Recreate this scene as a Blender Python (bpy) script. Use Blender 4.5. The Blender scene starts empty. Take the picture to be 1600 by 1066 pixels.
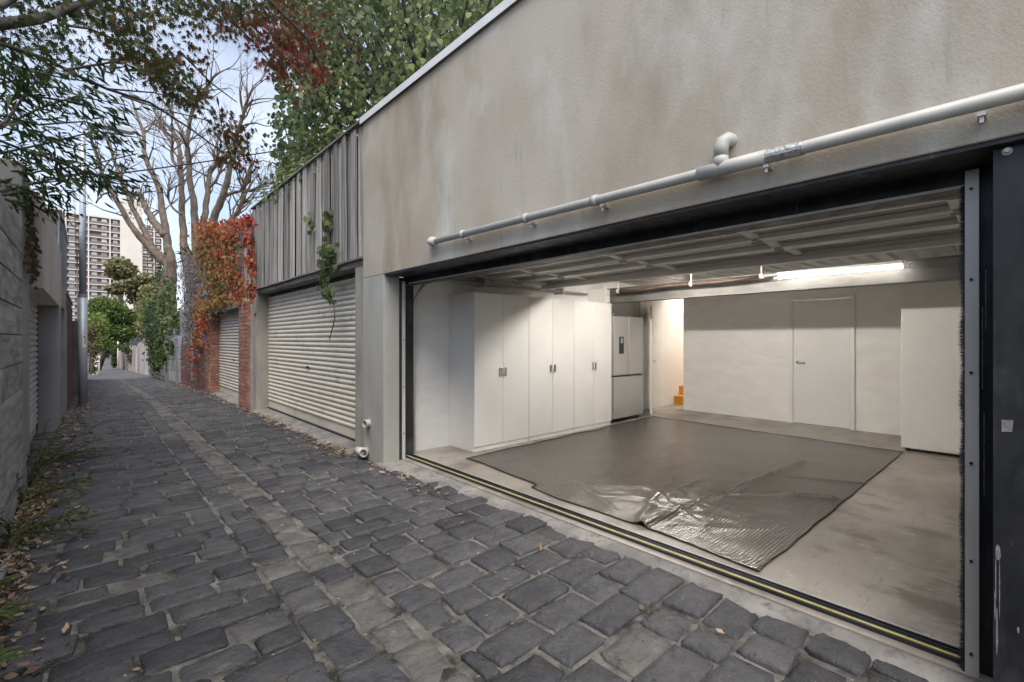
import bpy, math, random
import numpy as np
from mathutils import Vector, Matrix

R = math.radians
random.seed(7); rng = np.random.default_rng(7)
S = bpy.context.scene
COL = S.collection

# ------------------------------------------------------------------ camera
YAW = R(42.1); SA, CA = math.sin(YAW), math.cos(YAW)
F = 731.7; CH = 1.41; HY = 530.0
cam = bpy.data.cameras.new('camera'); cam.sensor_width = 36; cam.lens = 36 * F / 1600
cam.shift_y = -3 / 1600; cam.clip_start = .05; cam.clip_end = 3000
camo = bpy.data.objects.new('camera', cam); COL.objects.link(camo)
camo.location = (0, 0, CH); camo.rotation_euler = (R(90), 0, -YAW)
S.camera = camo

# ------------------------------------------------------------------ sky and sun
SUN_AZ = R(211)      # compass style: 0 = +Y, clockwise
SUN_EL = R(60)
w = bpy.data.worlds.new('World'); S.world = w; w.use_nodes = True
nt = w.node_tree; nt.nodes.clear()
wo = nt.nodes.new('ShaderNodeOutputWorld'); bg = nt.nodes.new('ShaderNodeBackground')
sky = nt.nodes.new('ShaderNodeTexSky'); sky.sky_type = 'NISHITA'; sky.sun_disc = False
sky.sun_elevation = SUN_EL; sky.sun_rotation = SUN_AZ; sky.air_density = 1.0; sky.dust_density = 1.2; sky.ozone_density = 1.0
tc = nt.nodes.new('ShaderNodeTexCoord'); mp = nt.nodes.new('ShaderNodeMapping'); mp.inputs['Scale'].default_value = (1.3, 1.3, 3.2)
mp.inputs['Location'].default_value = (.3, .1, .35)
nz = nt.nodes.new('ShaderNodeTexNoise'); nz.inputs['Scale'].default_value = 1.7; nz.inputs['Detail'].default_value = 6; nz.inputs['Roughness'].default_value = .55
rp = nt.nodes.new('ShaderNodeValToRGB'); rp.color_ramp.elements[0].position = .28; rp.color_ramp.elements[1].position = .78; rp.color_ramp.elements[1].color = (.62,.62,.62,1); rp.color_ramp.elements[0].color = (.02,.02,.02,1)
mx = nt.nodes.new('ShaderNodeMixRGB'); mx.inputs[2].default_value = (8.6, 9.0, 9.9, 1)
L = nt.links.new
L(tc.outputs['Generated'], mp.inputs[0]); L(mp.outputs[0], nz.inputs['Vector']); L(nz.outputs['Fac'], rp.inputs[0])
L(rp.outputs[0], mx.inputs[0]); L(sky.outputs[0], mx.inputs[1]); L(mx.outputs[0], bg.inputs[0]); L(bg.outputs[0], wo.inputs[0])
bg.inputs[1].default_value = 0.055
sun = bpy.data.lights.new('sun', 'SUN'); sun.energy = 1.5; sun.angle = R(50); sun.color = (1, .93, .84)
suno = bpy.data.objects.new('sun', sun); COL.objects.link(suno)
sd = Vector((math.sin(SUN_AZ) * math.cos(SUN_EL), math.cos(SUN_AZ) * math.cos(SUN_EL), math.sin(SUN_EL)))
suno.rotation_euler = sd.to_track_quat('Z', 'Y').to_euler(); suno.location = (-8, -8, 12)
S.view_settings.view_transform = 'Standard'; S.view_settings.look = 'None'; S.view_settings.gamma = 1
S.view_settings.exposure = 1.78
S.cycles.use_denoising = True; S.cycles.max_bounces = 8; S.cycles.diffuse_bounces = 5; S.cycles.transparent_max_bounces = 8

# ------------------------------------------------------------------ placing helpers
def P(px, py, t):                                   # a point t metres deep
    u = (px - 800) / F; v = (HY - py) / F
    return Vector((t * (SA + CA * u), t * (CA - SA * u), CH + t * v))
def PX(px, py, X): return P(px, py, X / (SA + CA * (px - 800) / F))
def PY(px, py, Y): return P(px, py, Y / (CA - SA * (px - 800) / F))
def depth(p): return p[0] * SA + p[1] * CA
def proj(p):
    t = depth(p); r = p[0] * CA - p[1] * SA
    return 800 + F * r / t, HY - F * (p[2] - CH) / t, t
def gz(y):                                          # the lane falls away, then levels out
    if y < 13: return 0.0
    if y < 17: return -.033 * (y - 13) ** 2 / 8
    if y < 68: return -.066 - .033 * (y - 17)
    if y < 76: 
        k = (y - 68) / 8; return -1.749 - .033 * 8 * (k - k * k / 2)
    return -1.881
def zl(x, y):
    if x < 1.15: d = -.03 - .045 * max(0, min(1, (x + .45) / 1.6))
    else: d = -.075 + .05 * max(0, min(1, (x - 1.15) / 1.3))
    return gz(y) + d

# ------------------------------------------------------------------ mesh helpers
OFF = {}
class MB:
    def __init__(s): s.v = []; s.f = []; s.t = None
    def add(s, vs, fs):
        n = len(s.v); s.v += [tuple(p) for p in vs]; s.f += [tuple(i + n for i in f) for f in fs]; return s
    def box(s, x0, x1, y0, y1, z0, z1):
        x0, x1 = min(x0, x1), max(x0, x1); y0, y1 = min(y0, y1), max(y0, y1); z0, z1 = min(z0, z1), max(z0, z1)
        return s.add([(x0,y0,z0),(x1,y0,z0),(x1,y1,z0),(x0,y1,z0),(x0,y0,z1),(x1,y0,z1),(x1,y1,z1),(x0,y1,z1)],
            [(0,3,2,1),(4,5,6,7),(0,1,5,4),(1,2,6,5),(2,3,7,6),(3,0,4,7)])
    def tube(s, pts, rad, n=8, cap=True):
        pts = [Vector(p) for p in pts]
        if not hasattr(rad, '__len__'): rad = [rad] * len(pts)
        base = len(s.v); prev = None
        for i, p in enumerate(pts):
            d = (pts[min(i+1, len(pts)-1)] - pts[max(i-1, 0)])
            if d.length < 1e-9: d = Vector((0,0,1))
            d.normalize()
            if prev is None:
                a = d.orthogonal().normalized()
            else:
                a = prev - d * prev.dot(d)
                a = a.normalized() if a.length > 1e-6 else d.orthogonal().normalized()
            prev = a; b = d.cross(a)
            for k in range(n):
                q = 2 * math.pi * k / n
                s.v.append(tuple(p + (a * math.cos(q) + b * math.sin(q)) * rad[i]))
        for i in range(len(pts) - 1):
            for k in range(n):
                k2 = (k + 1) % n
                s.f.append((base+i*n+k, base+i*n+k2, base+(i+1)*n+k2, base+(i+1)*n+k))
        if cap:
            s.f.append(tuple(base + k for k in range(n))[::-1]); m = base + (len(pts)-1)*n
            s.f.append(tuple(m + k for k in range(n)))
        return s
    def ext(s, prof, axis, a, b):                   # extrude a closed profile along an axis; profile in the other two axes, in order
        n = len(prof); vs = []
        for q in (a, b):
            for (i, j) in prof:
                vs.append({'x': (q,i,j), 'y': (i,q,j), 'z': (i,j,q)}[axis])
        fs = [tuple(range(n))[::-1], tuple(range(n, 2*n))] + [(k, (k+1)%n, n+(k+1)%n, n+k) for k in range(n)]
        return s.add(vs, fs)
    def build(s, name, m, parent=None, smooth=False, bevel=0, kind=None, tint=None):
        off = OFF.get(parent.name, Vector((0,0,0))) if parent else Vector((0,0,0))
        me = bpy.data.meshes.new(name)
        me.from_pydata([(a-off.x, b-off.y, c-off.z) for a, b, c in s.v], [], s.f)
        return finish(name, me, m, parent, smooth, bevel, kind, off, tint)
def finish(name, me, m, parent=None, smooth=False, bevel=0, kind=None, off=None, tint=None):
    me.update()
    if tint is not None:
        at = me.attributes.new('tint', 'FLOAT', 'FACE'); at.data.foreach_set('value', np.asarray(tint, dtype=np.float32))
    if smooth: me.polygons.foreach_set('use_smooth', [True] * len(me.polygons))
    me.materials.append(m)
    o = bpy.data.objects.new(name, me); COL.objects.link(o)
    if parent: o.parent = parent
    OFF[o.name] = off if off is not None else Vector((0,0,0))
    if bevel:
        b = o.modifiers.new('bevel', 'BEVEL'); b.width = bevel; b.segments = 2; b.limit_method = 'ANGLE'
    if kind: o['kind'] = kind
    return o
def tag(o, label, cat, group=None):
    o['label'] = label; o['category'] = cat
    if group: o['group'] = group
    return o
def thing(name, label, cat, loc=(0,0,0), group=None):
    o = bpy.data.objects.new(name, None); COL.objects.link(o); o.location = loc; o.empty_display_size = .2
    OFF[o.name] = Vector(loc)
    return tag(o, label, cat, group)
def inst(name, me, parent, loc, rot=(0,0,0), scale=(1,1,1)):        # one more piece from shared mesh data, loc in world space
    o = bpy.data.objects.new(name, me); COL.objects.link(o); o.parent = parent
    o.location = Vector(loc) - OFF[parent.name]; o.rotation_euler = rot; o.scale = scale
    OFF[o.name] = Vector(loc)
    return o
def boxmesh(name, sx, sy, sz, m, bev=0.0):                           # centred box, edges knocked off
    b = MB()
    if not bev: b.box(-sx/2, sx/2, -sy/2, sy/2, -sz/2, sz/2)
    else:
        x, y, z = sx/2, sy/2, sz/2
        vs = []
        for zz, k in ((-z, bev), (-z+bev, 0), (z-bev, 0), (z, bev)):
            vs += [(-x+k,-y+k,zz),(x-k,-y+k,zz),(x-k,y-k,zz),(-x+k,y-k,zz)]
        fs = [(3,2,1,0),(12,13,14,15)]
        for r in range(3):
            for k in range(4): fs.append((r*4+k, r*4+(k+1)%4, (r+1)*4+(k+1)%4, (r+1)*4+k))
        b.add(vs, fs)
    me = bpy.data.meshes.new(name); me.from_pydata(b.v, [], b.f); me.update(); me.materials.append(m)
    return me

# ------------------------------------------------------------------ materials
def ramp(nt, fac, stops):
    r = nt.nodes.new('ShaderNodeValToRGB'); e = r.color_ramp.elements
    while len(e) < len(stops): e.new(.5)
    for k, (p, c) in enumerate(stops): e[k].position = p; e[k].color = (*c, 1)
    nt.links.new(fac, r.inputs[0]); return r.outputs[0]
def noise(nt, vec, scale, detail=4, rough=.55, dist=0):
    n = nt.nodes.new('ShaderNodeTexNoise'); n.inputs['Scale'].default_value = scale; n.inputs['Detail'].default_value = detail
    n.inputs['Roughness'].default_value = rough; n.inputs['Distortion'].default_value = dist
    nt.links.new(vec, n.inputs['Vector']); return n.outputs['Fac']
def mapping(nt, vec, sc):
    m = nt.nodes.new('ShaderNodeMapping'); m.inputs['Scale'].default_value = sc; nt.links.new(vec, m.inputs[0]); return m.outputs[0]
def mix(nt, fac, a, b, mode='MIX'):
    m = nt.nodes.new('ShaderNodeMixRGB'); m.blend_type = mode
    for i, x in ((0, fac), (1, a), (2, b)):
        if hasattr(x, 'is_linked'): nt.links.new(x, m.inputs[i])
        elif hasattr(x, '__len__'): m.inputs[i].default_value = (*x, 1)
        else: m.inputs[i].default_value = x
    return m.outputs[0]
def math_(nt, op, a, b=0.0):
    m = nt.nodes.new('ShaderNodeMath'); m.operation = op
    for i, x in ((0, a), (1, b)):
        if hasattr(x, 'is_linked'): nt.links.new(x, m.inputs[i])
        else: m.inputs[i].default_value = x
    return m.outputs[0]
def M(name, c1, c2, scale=4, stretch=(1,1,1), rough=.75, metal=0, bump=.15, bscale=60, bdist=.01, rnd=0.0, fine=None, finescale=30,
      lo=.35, hi=.65, spec=.4, detail=5, tintc=None, stains=None, roughvar=0.0, bstretch=None):
    m = bpy.data.materials.new(name); m.use_nodes = True; nt = m.node_tree
    b = nt.nodes['Principled BSDF']; tcn = nt.nodes.new('ShaderNodeTexCoord'); oi = nt.nodes.new('ShaderNodeObjectInfo')
    off = nt.nodes.new('ShaderNodeVectorMath'); off.operation = 'ADD'; nt.links.new(tcn.outputs['Object'], off.inputs[0])
    mr = math_(nt, 'MULTIPLY', oi.outputs['Random'], 37.0)
    nt.links.new(mr, off.inputs[1]); v0 = off.outputs[0]
    v = mapping(nt, v0, stretch)
    col = ramp(nt, noise(nt, v, scale, detail), [(lo, c1), (hi, c2)])
    if fine: col = mix(nt, ramp(nt, noise(nt, v, finescale, 3), [(.5, (0,0,0)), (.72, (1,1,1))]), col, fine)
    if stains:                                     # (colour, scale, stretch, low, high)
        for sc_, s_, st_, l_, h_ in stains:
            col = mix(nt, ramp(nt, noise(nt, mapping(nt, v0, st_), s_, 5, .6), [(l_, (0,0,0)), (h_, (1,1,1))]), col, sc_)
    if tintc:
        at = nt.nodes.new('ShaderNodeAttribute'); at.attribute_name = 'tint'
        col = mix(nt, 1.0, col, ramp(nt, at.outputs['Fac'], tintc), 'MULTIPLY')
    if rnd:
        h = nt.nodes.new('ShaderNodeHueSaturation'); nt.links.new(col, h.inputs['Color'])
        k = math_(nt, 'MULTIPLY_ADD', oi.outputs['Random'], 2 * rnd); nt.nodes[-1].inputs[2].default_value = 1 - rnd
        nt.links.new(k, h.inputs['Value']); col = h.outputs[0]
    nt.links.new(col, b.inputs['Base Color'])
    b.inputs['Roughness'].default_value = rough; b.inputs['Metallic'].default_value = metal
    b.inputs['Specular IOR Level'].default_value = spec
    if roughvar:
        rr = ramp(nt, noise(nt, v, scale * 2.3, 4), [(.3, (rough-roughvar,)*3), (.7, (rough+roughvar,)*3)]); nt.links.new(rr, b.inputs['Roughness'])
    if bump:
        bp = nt.nodes.new('ShaderNodeBump'); bp.inputs['Strength'].default_value = bump; bp.inputs['Distance'].default_value = bdist
        nt.links.new(noise(nt, mapping(nt, v0, bstretch or stretch), bscale, 4, .6), bp.inputs['Height']); nt.links.new(bp.outputs[0], b.inputs['Normal'])
    return m
def leafmat(name, stops, trans=.35, rough=.55):
    m = bpy.data.materials.new(name); m.use_nodes = True; nt = m.node_tree
    b = nt.nodes['Principled BSDF']; at = nt.nodes.new('ShaderNodeAttribute'); at.attribute_name = 'tint'
    tcn = nt.nodes.new('ShaderNodeTexCoord')
    c = ramp(nt, at.outputs['Fac'], stops)
    c = mix(nt, ramp(nt, noise(nt, tcn.outputs['Object'], 40, 2), [(.35, (.65,.65,.65)), (.7, (1.1,1.1,1.1))]), (0,0,0), c, 'MIX') if False else c
    nt.links.new(c, b.inputs['Base Color']); b.inputs['Roughness'].default_value = rough; b.inputs['Specular IOR Level'].default_value = .35
    tr = nt.nodes.new('ShaderNodeBsdfTranslucent'); nt.links.new(c, tr.inputs[0])
    ms = nt.nodes.new('ShaderNodeMixShader'); ms.inputs[0].default_value = trans
    nt.links.new(b.outputs[0], ms.inputs[1]); nt.links.new(tr.outputs[0], ms.inputs[2])
    nt.links.new(ms.outputs[0], nt.nodes['Material Output'].inputs[0])
    return m
def emit(name, c, e):
    m = bpy.data.materials.new(name); m.use_nodes = True; b = m.node_tree.nodes['Principled BSDF']
    b.inputs['Base Color'].default_value = (*c, 1); b.inputs['Emission Color'].default_value = (*c, 1); b.inputs['Emission Strength'].default_value = e
    return m

m_stucco = M('stucco', (.35,.305,.25), (.43,.395,.34), .9, (1,1,.7), .9, 0, .35, 90, .006, lo=.38, hi=.62, detail=7,
    stains=[((.49,.48,.445), 1.5, (1,1,.55), .53, .70), ((.285,.24,.19), 1.1, (1,1.3,.45), .50, .72), ((.27,.255,.235), 9, (1,1,.12), .62, .85)])
m_render = M('render_pier', (.30,.30,.28), (.38,.375,.35), 2.2, (1,1,.4), .9, 0, .25, 80, .004, stains=[((.22,.21,.19), 3, (1,1,.3), .6, .85)])
m_conc = M('concrete', (.24,.225,.20), (.34,.325,.295), 3, (1,1,.5), .9, 0, .4, 50, .006, stains=[((.16,.15,.13), 4, (1,1,.25), .6, .85)])
m_apron = M('apron_concrete', (.15,.145,.135), (.27,.26,.245), 3.5, (1,1,1), .9, 0, .6, 45, .01, fine=(.1,.095,.09), finescale=14)
m_floor = M('garage_concrete', (.25,.222,.192), (.345,.313,.275), .9, (1,1,1), .36, 0, .05, 12, .004, lo=.36, hi=.64, detail=5, roughvar=.08,
    stains=[((.185,.16,.137), 1.2, (1,1.9,1), .47, .66), ((.155,.134,.114), 2.6, (1.6,.8,1), .57, .68), ((.42,.39,.35), 5.5, (1,1,1), .62, .74), ((.2,.175,.15), 18, (.3,3,1), .60, .72), ((.31,.29,.262), 2.2, (1,1,1), .55, .85)])
m_black = M('black_steel', (.012,.013,.015), (.028,.029,.032), 6, (1,1,.6), .45, 0, .12, 40, .003, stains=[((.07,.072,.078), 5, (1,1,.35), .55, .8), ((.16,.16,.165), 26, (1,1,.2), .68, .76)], roughvar=.12)
m_alu = M('aluminium', (.46,.445,.42), (.56,.545,.52), 6, (1,1,.3), .45, .25, .05, 60)
m_white_pvc = M('white_pvc', (.40,.39,.365), (.48,.47,.44), 5, rough=.45, bump=.03, stains=[((.3,.28,.25), 6, (1,1,1), .62, .85)])
m_foil = M('foil_tape', (.35,.34,.31), (.6,.59,.56), 40, rough=.35, metal=.7, bump=.6, bscale=60)
m_cap = M('white_capping', (.6,.61,.62), (.68,.69,.7), 4, rough=.5, bump=.02)
m_wallwhite = M('white_painted_brick', (.78,.765,.735), (.84,.83,.80), 3, (1,1,2), .7, 0, .5, 9, .012, bstretch=(1,1,3.2))
m_white = M('white_melamine', (.74,.72,.69), (.78,.765,.735), 2, rough=.4, bump=.02)
m_doorwhite = M('white_door_paint', (.74,.73,.71), (.78,.77,.75), 2, rough=.45, bump=.02)
m_steel = M('stainless', (.50,.485,.46), (.56,.545,.52), 3, (1,1,.05), .36, .45, .04, 300, .002, bstretch=(60,60,1))
m_chrome = M('brushed_handle', (.45,.44,.42), (.55,.54,.52), 9, rough=.3, metal=.9, bump=0)
m_darkplastic = M('dark_plastic', (.012,.012,.013), (.03,.03,.03), 9, rough=.35, bump=0)
m_beam = M('galvanised_beam', (.075,.071,.066), (.13,.125,.118), 3, (1,.6,1.5), .55, .1, .15, 30, .003, stains=[((.05,.046,.04), 4, (1,.5,1), .55, .8)])
m_zinc = M('zincalume', (.42,.415,.40), (.56,.55,.53), 3, (.4,2,1), .38, .6, .05, 40)
m_panel = M('door_panel_underside', (.30,.30,.295), (.36,.36,.352), 4, (1,.4,1), .5, 0, .05, 40)
m_rail = M('door_rail_metal', (.70,.69,.66), (.78,.77,.74), 5, (1,.4,1), .45, 0, .05, 40)
m_rubber = M('rubber_strip', (.014,.016,.022), (.028,.031,.04), 9, (1,.3,1), .5, 0, .1, 40)
m_yellow = M('yellow_stripe', (.42,.37,.10), (.52,.47,.18), 12, rough=.6, bump=.1, stains=[((.2,.18,.1), 14, (1,1,1), .62, .8)])
m_stair = M('yellow_stair', (.55,.25,.02), (.65,.31,.03), 4, rough=.45, bump=.05)
m_hose = M('brown_conduit', (.03,.018,.012), (.055,.035,.025), 9, rough=.5, bump=.05)
m_paling = M('weathered_paling', (.10,.094,.086), (.43,.41,.38), 5, (7,7,.28), .9, 0, .5, 16, .006, rnd=.45, lo=.28, hi=.68, detail=7,
    stains=[((.03,.028,.026), 5, (8,8,.25), .52, .68), ((.15,.125,.1), 1.2, (2,2,.8), .55, .75)])
m_paling_far = M('pale_paling', (.30,.27,.25), (.52,.48,.45), 3, (4,4,.4), .9, 0, .3, 14, rnd=.25)
m_paling_red = M('pinkish_paling', (.34,.22,.19), (.5,.37,.33), 3, (4,4,.4), .9, 0, .3, 14, rnd=.25)
m_plank = M('greyed_timber_plank', (.19,.185,.185), (.38,.37,.365), 3, (6,.35,6), .8, 0, .35, 14, .005, rnd=.14, detail=7, stains=[((.12,.088,.066), 1.6, (2,.7,2), .54, .74), ((.05,.047,.045), 6, (9,.3,9), .6, .78)])
m_beamwood = M('weathered_beam', (.10,.092,.082), (.26,.245,.225), 4, (7,.3,7), .9, 0, .4, 16)
m_roller = M('cream_roller_steel', (.58,.545,.465), (.66,.625,.54), 2, (1,.6,1), .5, 0, .05, 40, stains=[((.27,.24,.2), 4, (1,1,.3), .58, .8)])
m_roller2 = M('pale_roller_steel', (.48,.455,.41), (.56,.54,.49), 2, (1,.6,1), .5, 0, .05, 40, stains=[((.33,.29,.25), 4, (1,1,.3), .6, .82)])
m_roller3 = M('grey_roller_steel', (.38,.38,.365), (.46,.46,.445), 2, (1,.6,1), .5, 0, .05, 40)
m_brick = M('red_brick', (.22,.10,.075), (.31,.165,.13), 9, rough=.9, bump=.4, bscale=70, rnd=.25)
m_brickdark = M('dark_brick', (.10,.05,.043), (.18,.095,.08), 9, rough=.9, bump=.4, bscale=70, rnd=.3)
m_mortar = M('brick_mortar', (.30,.27,.24), (.38,.35,.315), 9, rough=.95, bump=.3)
m_mortardark = M('grimy_mortar', (.14,.12,.11), (.2,.18,.165), 9, rough=.95, bump=.3)
m_block = M('grey_block', (.22,.22,.22), (.34,.345,.345), 3, rough=.9, bump=.3, rnd=.15)
m_bluegrey = M('blue_grey_metal', (.16,.175,.20), (.24,.255,.28), 4, (1,1,.4), .6, .1, .1, 30, stains=[((.32,.33,.34), 3, (1,1,.3), .6, .8)])
m_pinkrender = M('pale_pink_render', (.42,.375,.345), (.50,.46,.43), 1.6, (1,1,.4), .9, 0, .2, 60, stains=[((.3,.27,.25), 4, (1,1,.15), .58, .8)])
m_greyrender = M('grey_render', (.215,.215,.225), (.275,.275,.28), 2, (1,1,.5), .9, 0, .2, 60)
m_galv = M('galvanised_pole', (.36,.40,.45), (.46,.50,.55), 3, (1,1,.15), .5, .35, .05, 40, stains=[((.24,.25,.27), 3, (1,1,.3), .58, .8)])
m_sticker = M('white_sticker', (.8,.8,.8), (.78,.78,.78), 9, rough=.6, bump=0)
m_ink = M('black_ink', (.02,.02,.02), (.03,.03,.03), 9, rough=.6, bump=0)
m_bark = M('pale_bark', (.095,.074,.06), (.20,.158,.128), 6, (1,1,.5), .95, 0, .8, 14, .03)
m_barkdark = M('dark_bark', (.035,.028,.024), (.075,.062,.052), 9, (1,1,1), .9, 0, .5, 30)
m_twig = M('brown_twig', (.09,.065,.05), (.15,.11,.085), 9, rough=.9, bump=0)
m_cable = M('black_cable', (.01,.01,.011), (.02,.02,.02), 9, rough=.6, bump=0)
m_tape = M('worn_tape', (.14,.14,.14), (.24,.235,.225), 30, rough=.8, bump=.3)
m_paint = M('white_paint_drip', (.12,.12,.125), (.26,.26,.26), 30, rough=.7, bump=.1)
m_towerwhite = M('tower_white_concrete', (.62,.58,.53), (.70,.66,.61), .2, rough=.9, bump=0)
m_towerbrick = M('tower_brown_brick', (.14,.085,.065), (.19,.12,.095), .3, rough=.9, bump=0)
m_towergrey = M('tower_balcony_grey', (.16,.15,.155), (.22,.21,.21), .3, rough=.9, bump=0)
m_towerglass = M('tower_window_blind', (.34,.36,.37), (.62,.6,.56), .21, rough=.3, bump=0, rnd=.4)
m_darkwall = M('dark_wall', (.06,.055,.055), (.11,.10,.10), 2, rough=.9, bump=.3)
m_slate = M('slate_grey_cladding', (.05,.06,.075), (.08,.09,.105), 3, rough=.7, bump=.1)
m_binbody = M('dark_bin_plastic', (.02,.025,.03), (.04,.045,.05), 3, rough=.5, bump=0)
m_ground = M('earth', (.07,.06,.05), (.13,.115,.10), 2, rough=.95, bump=.5, bscale=20)
m_edgeboard = M('kerb_board', (.13,.125,.12), (.26,.25,.24), 6, (6,.4,6), .9, 0, .4, 20)

# cobbles: dark bluestone with paler dust, dark pits and a tint per stone
m_cobble = M('bluestone', (.038,.039,.042), (.066,.066,.070), 9, rough=.6, bump=1.0, bscale=30, bdist=.016, detail=8, lo=.3, hi=.7, spec=.35,
    tintc=[(0, (.6,.6,.64)), (.4, (.98,.98,1.0)), (.8, (1.22,1.2,1.2)), (.801, (1.3,1.25,1.15)), (1, (1.75,1.68,1.5))],
    stains=[((.13,.127,.12), 11, (1,1,1), .64, .82), ((.016,.015,.015), 38, (1,1,1), .64, .70), ((.09,.088,.087), 2.0, (1,1,1), .55, .82), ((.19,.185,.175), 70, (1,1,1), .70, .76)], roughvar=.13)
m_bed = M('lane_grit', (.06,.057,.05), (.17,.162,.147), 6, rough=.95, bump=.9, bscale=55, bdist=.012, detail=8, lo=.3, hi=.7,
    stains=[((.022,.02,.017), 5, (1,1,1), .46, .60), ((.22,.21,.19), 40, (1,1,1), .60, .70), ((.075,.085,.04), 3, (1,1,1), .64, .76)])
m_bedfar = M('lane_far', (.068,.067,.072), (.10,.098,.102), 6, (1,4,1), .75, 0, .8, 6, .02, bstretch=(1,2,1), stains=[((.17,.165,.155), 8, (1,2,1), .58, .72)])

# mat: dimpled plastic film
def matfilm():
    m = bpy.data.materials.new('dimpled_film'); m.use_nodes = True; nt = m.node_tree; b = nt.nodes['Principled BSDF']
    t = nt.nodes.new('ShaderNodeTexCoord'); sp = nt.nodes.new('ShaderNodeSeparateXYZ'); nt.links.new(t.outputs['Object'], sp.inputs[0])
    k = 2 * math.pi / .046
    sx = math_(nt, 'SINE', math_(nt, 'MULTIPLY', math_(nt, 'ADD', sp.outputs[0], sp.outputs[1]), k))
    sy = math_(nt, 'SINE', math_(nt, 'MULTIPLY', math_(nt, 'SUBTRACT', sp.outputs[0], sp.outputs[1]), k))
    h = math_(nt, 'MULTIPLY', sx, sy)
    n2 = noise(nt, t.outputs['Object'], 5.0, 6, .62, 1.6)
    h2 = math_(nt, 'MULTIPLY_ADD', n2, 3.2); nt.links.new(h, nt.nodes[-1].inputs[2])
    bp = nt.nodes.new('ShaderNodeBump'); bp.inputs['Strength'].default_value = .38; bp.inputs['Distance'].default_value = .004
    nt.links.new(h2, bp.inputs['Height']); nt.links.new(bp.outputs[0], b.inputs['Normal'])
    c = ramp(nt, noise(nt, t.outputs['Object'], 1.3, 4), [(.35, (.048,.040,.032)), (.65, (.074,.063,.052))])
    c = mix(nt, math_(nt, 'GREATER_THAN', h, .45), c, (.018,.016,.014))
    nt.links.new(c, b.inputs['Base Color']); b.inputs['Roughness'].default_value = .2; b.inputs['Specular IOR Level'].default_value = .9
    return m
m_film = matfilm()

# leaves
m_maple = leafmat('maple_leaf', [(0, (.016,.026,.009)), (.4, (.045,.06,.016)), (.55, (.075,.055,.018)), (.7, (.11,.03,.016)), (1, (.19,.04,.02))], .45)
m_narrow = leafmat('narrow_leaf', [(0, (.012,.024,.010)), (.6, (.045,.075,.025)), (.9, (.09,.12,.035)), (1, (.3,.26,.05))], .4)
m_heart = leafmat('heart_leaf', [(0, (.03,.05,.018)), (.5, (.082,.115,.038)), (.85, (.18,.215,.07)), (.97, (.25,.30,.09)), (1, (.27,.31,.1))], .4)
m_creeper = leafmat('creeper_leaf', [(0, (.07,.085,.025)), (.3, (.16,.12,.035)), (.5, (.26,.12,.03)), (.7, (.32,.075,.03)), (.9, (.34,.035,.03)), (1, (.30,.10,.09))], .3)
m_dry = leafmat('dry_stems', [(0, (.10,.085,.085)), (1, (.20,.165,.16))], .1, .9)
m_ivy = leafmat('ivy_leaf', [(0, (.016,.032,.010)), (.5, (.055,.085,.022)), (1, (.17,.19,.06))], .3)
m_bright = leafmat('bright_leaf', [(0, (.04,.075,.016)), (.6, (.115,.165,.036)), (1, (.25,.29,.07))], .4)
m_euc = leafmat('eucalypt_leaf', [(0, (.075,.085,.035)), (.6, (.17,.17,.075)), (1, (.29,.27,.13))], .3)
m_hedge = leafmat('brown_hedge_leaf', [(0, (.06,.055,.025)), (.6, (.14,.10,.05)), (1, (.22,.16,.08))], .3)
m_litter = leafmat('fallen_leaf', [(0, (.12,.075,.05)), (.5, (.24,.165,.11)), (.9, (.40,.31,.22)), (1, (.26,.12,.075))], .15, .8)
m_fern = leafmat('fern_leaf', [(0, (.045,.08,.025)), (1, (.14,.20,.06))], .4)
m_weed = leafmat('weed_leaf', [(0, (.07,.085,.035)), (1, (.20,.22,.09))], .35)

# ------------------------------------------------------------------ leaves by the thousand
HEART = [(0,0,0),(.34,.02,.05),(.48,.3,.06),(.34,.66,.03),(0,1,-.06),(-.34,.66,.03),(-.48,.3,.06),(-.34,.02,.05)]
NARROW = [(0,0,0),(.085,.25,.02),(.095,.5,.0),(0,1,-.1),(-.095,.5,.0),(-.085,.25,.02)]
def star():
    out = []; lobes = [(-125,.45),(-80,.72),(-38,.92),(0,1.0),(38,.92),(80,.72),(125,.45)]
    out.append((0,-.02,0))
    for i, (a, l) in enumerate(lobes[::-1]):
        q = R(90 - a)
        out.append((math.cos(q)*l*.62 * 1.0, math.sin(q)*l*.62+.3, -.08*l))
        if i < 6:
            a2 = R(90 - (a + lobes[::-1][i+1][0]) / 2); out.append((math.cos(a2)*.14, math.sin(a2)*.14+.3, 0))
    return out[:1] + out[1:][::-1]
STAR = star()
OVAL = [(0,0,0),(.25,.22,.04),(.32,.5,.06),(.2,.8,.03),(0,1,-.05),(-.2,.8,.03),(-.32,.5,.06),(-.25,.22,.04)]
LOBED = [(0,.08,0),(.38,-.02,.03),(.3,.3,.03),(.52,.55,-.04),(.2,.55,.02),(0,1,-.08),(-.2,.55,.02),(-.52,.55,-.04),(-.3,.3,.03),(-.38,-.02,.03)]
CURL = [(0,0,0),(.16,.22,.1),(.22,.5,.03),(.1,.84,.12),(0,1,.2),(-.13,.72,.06),(-.22,.42,.13),(-.12,.15,.04)]
QUAD = [(-.5,0,0),(.5,.1,.1),(.4,1,-.05),(-.4,.9,.12)]
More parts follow.
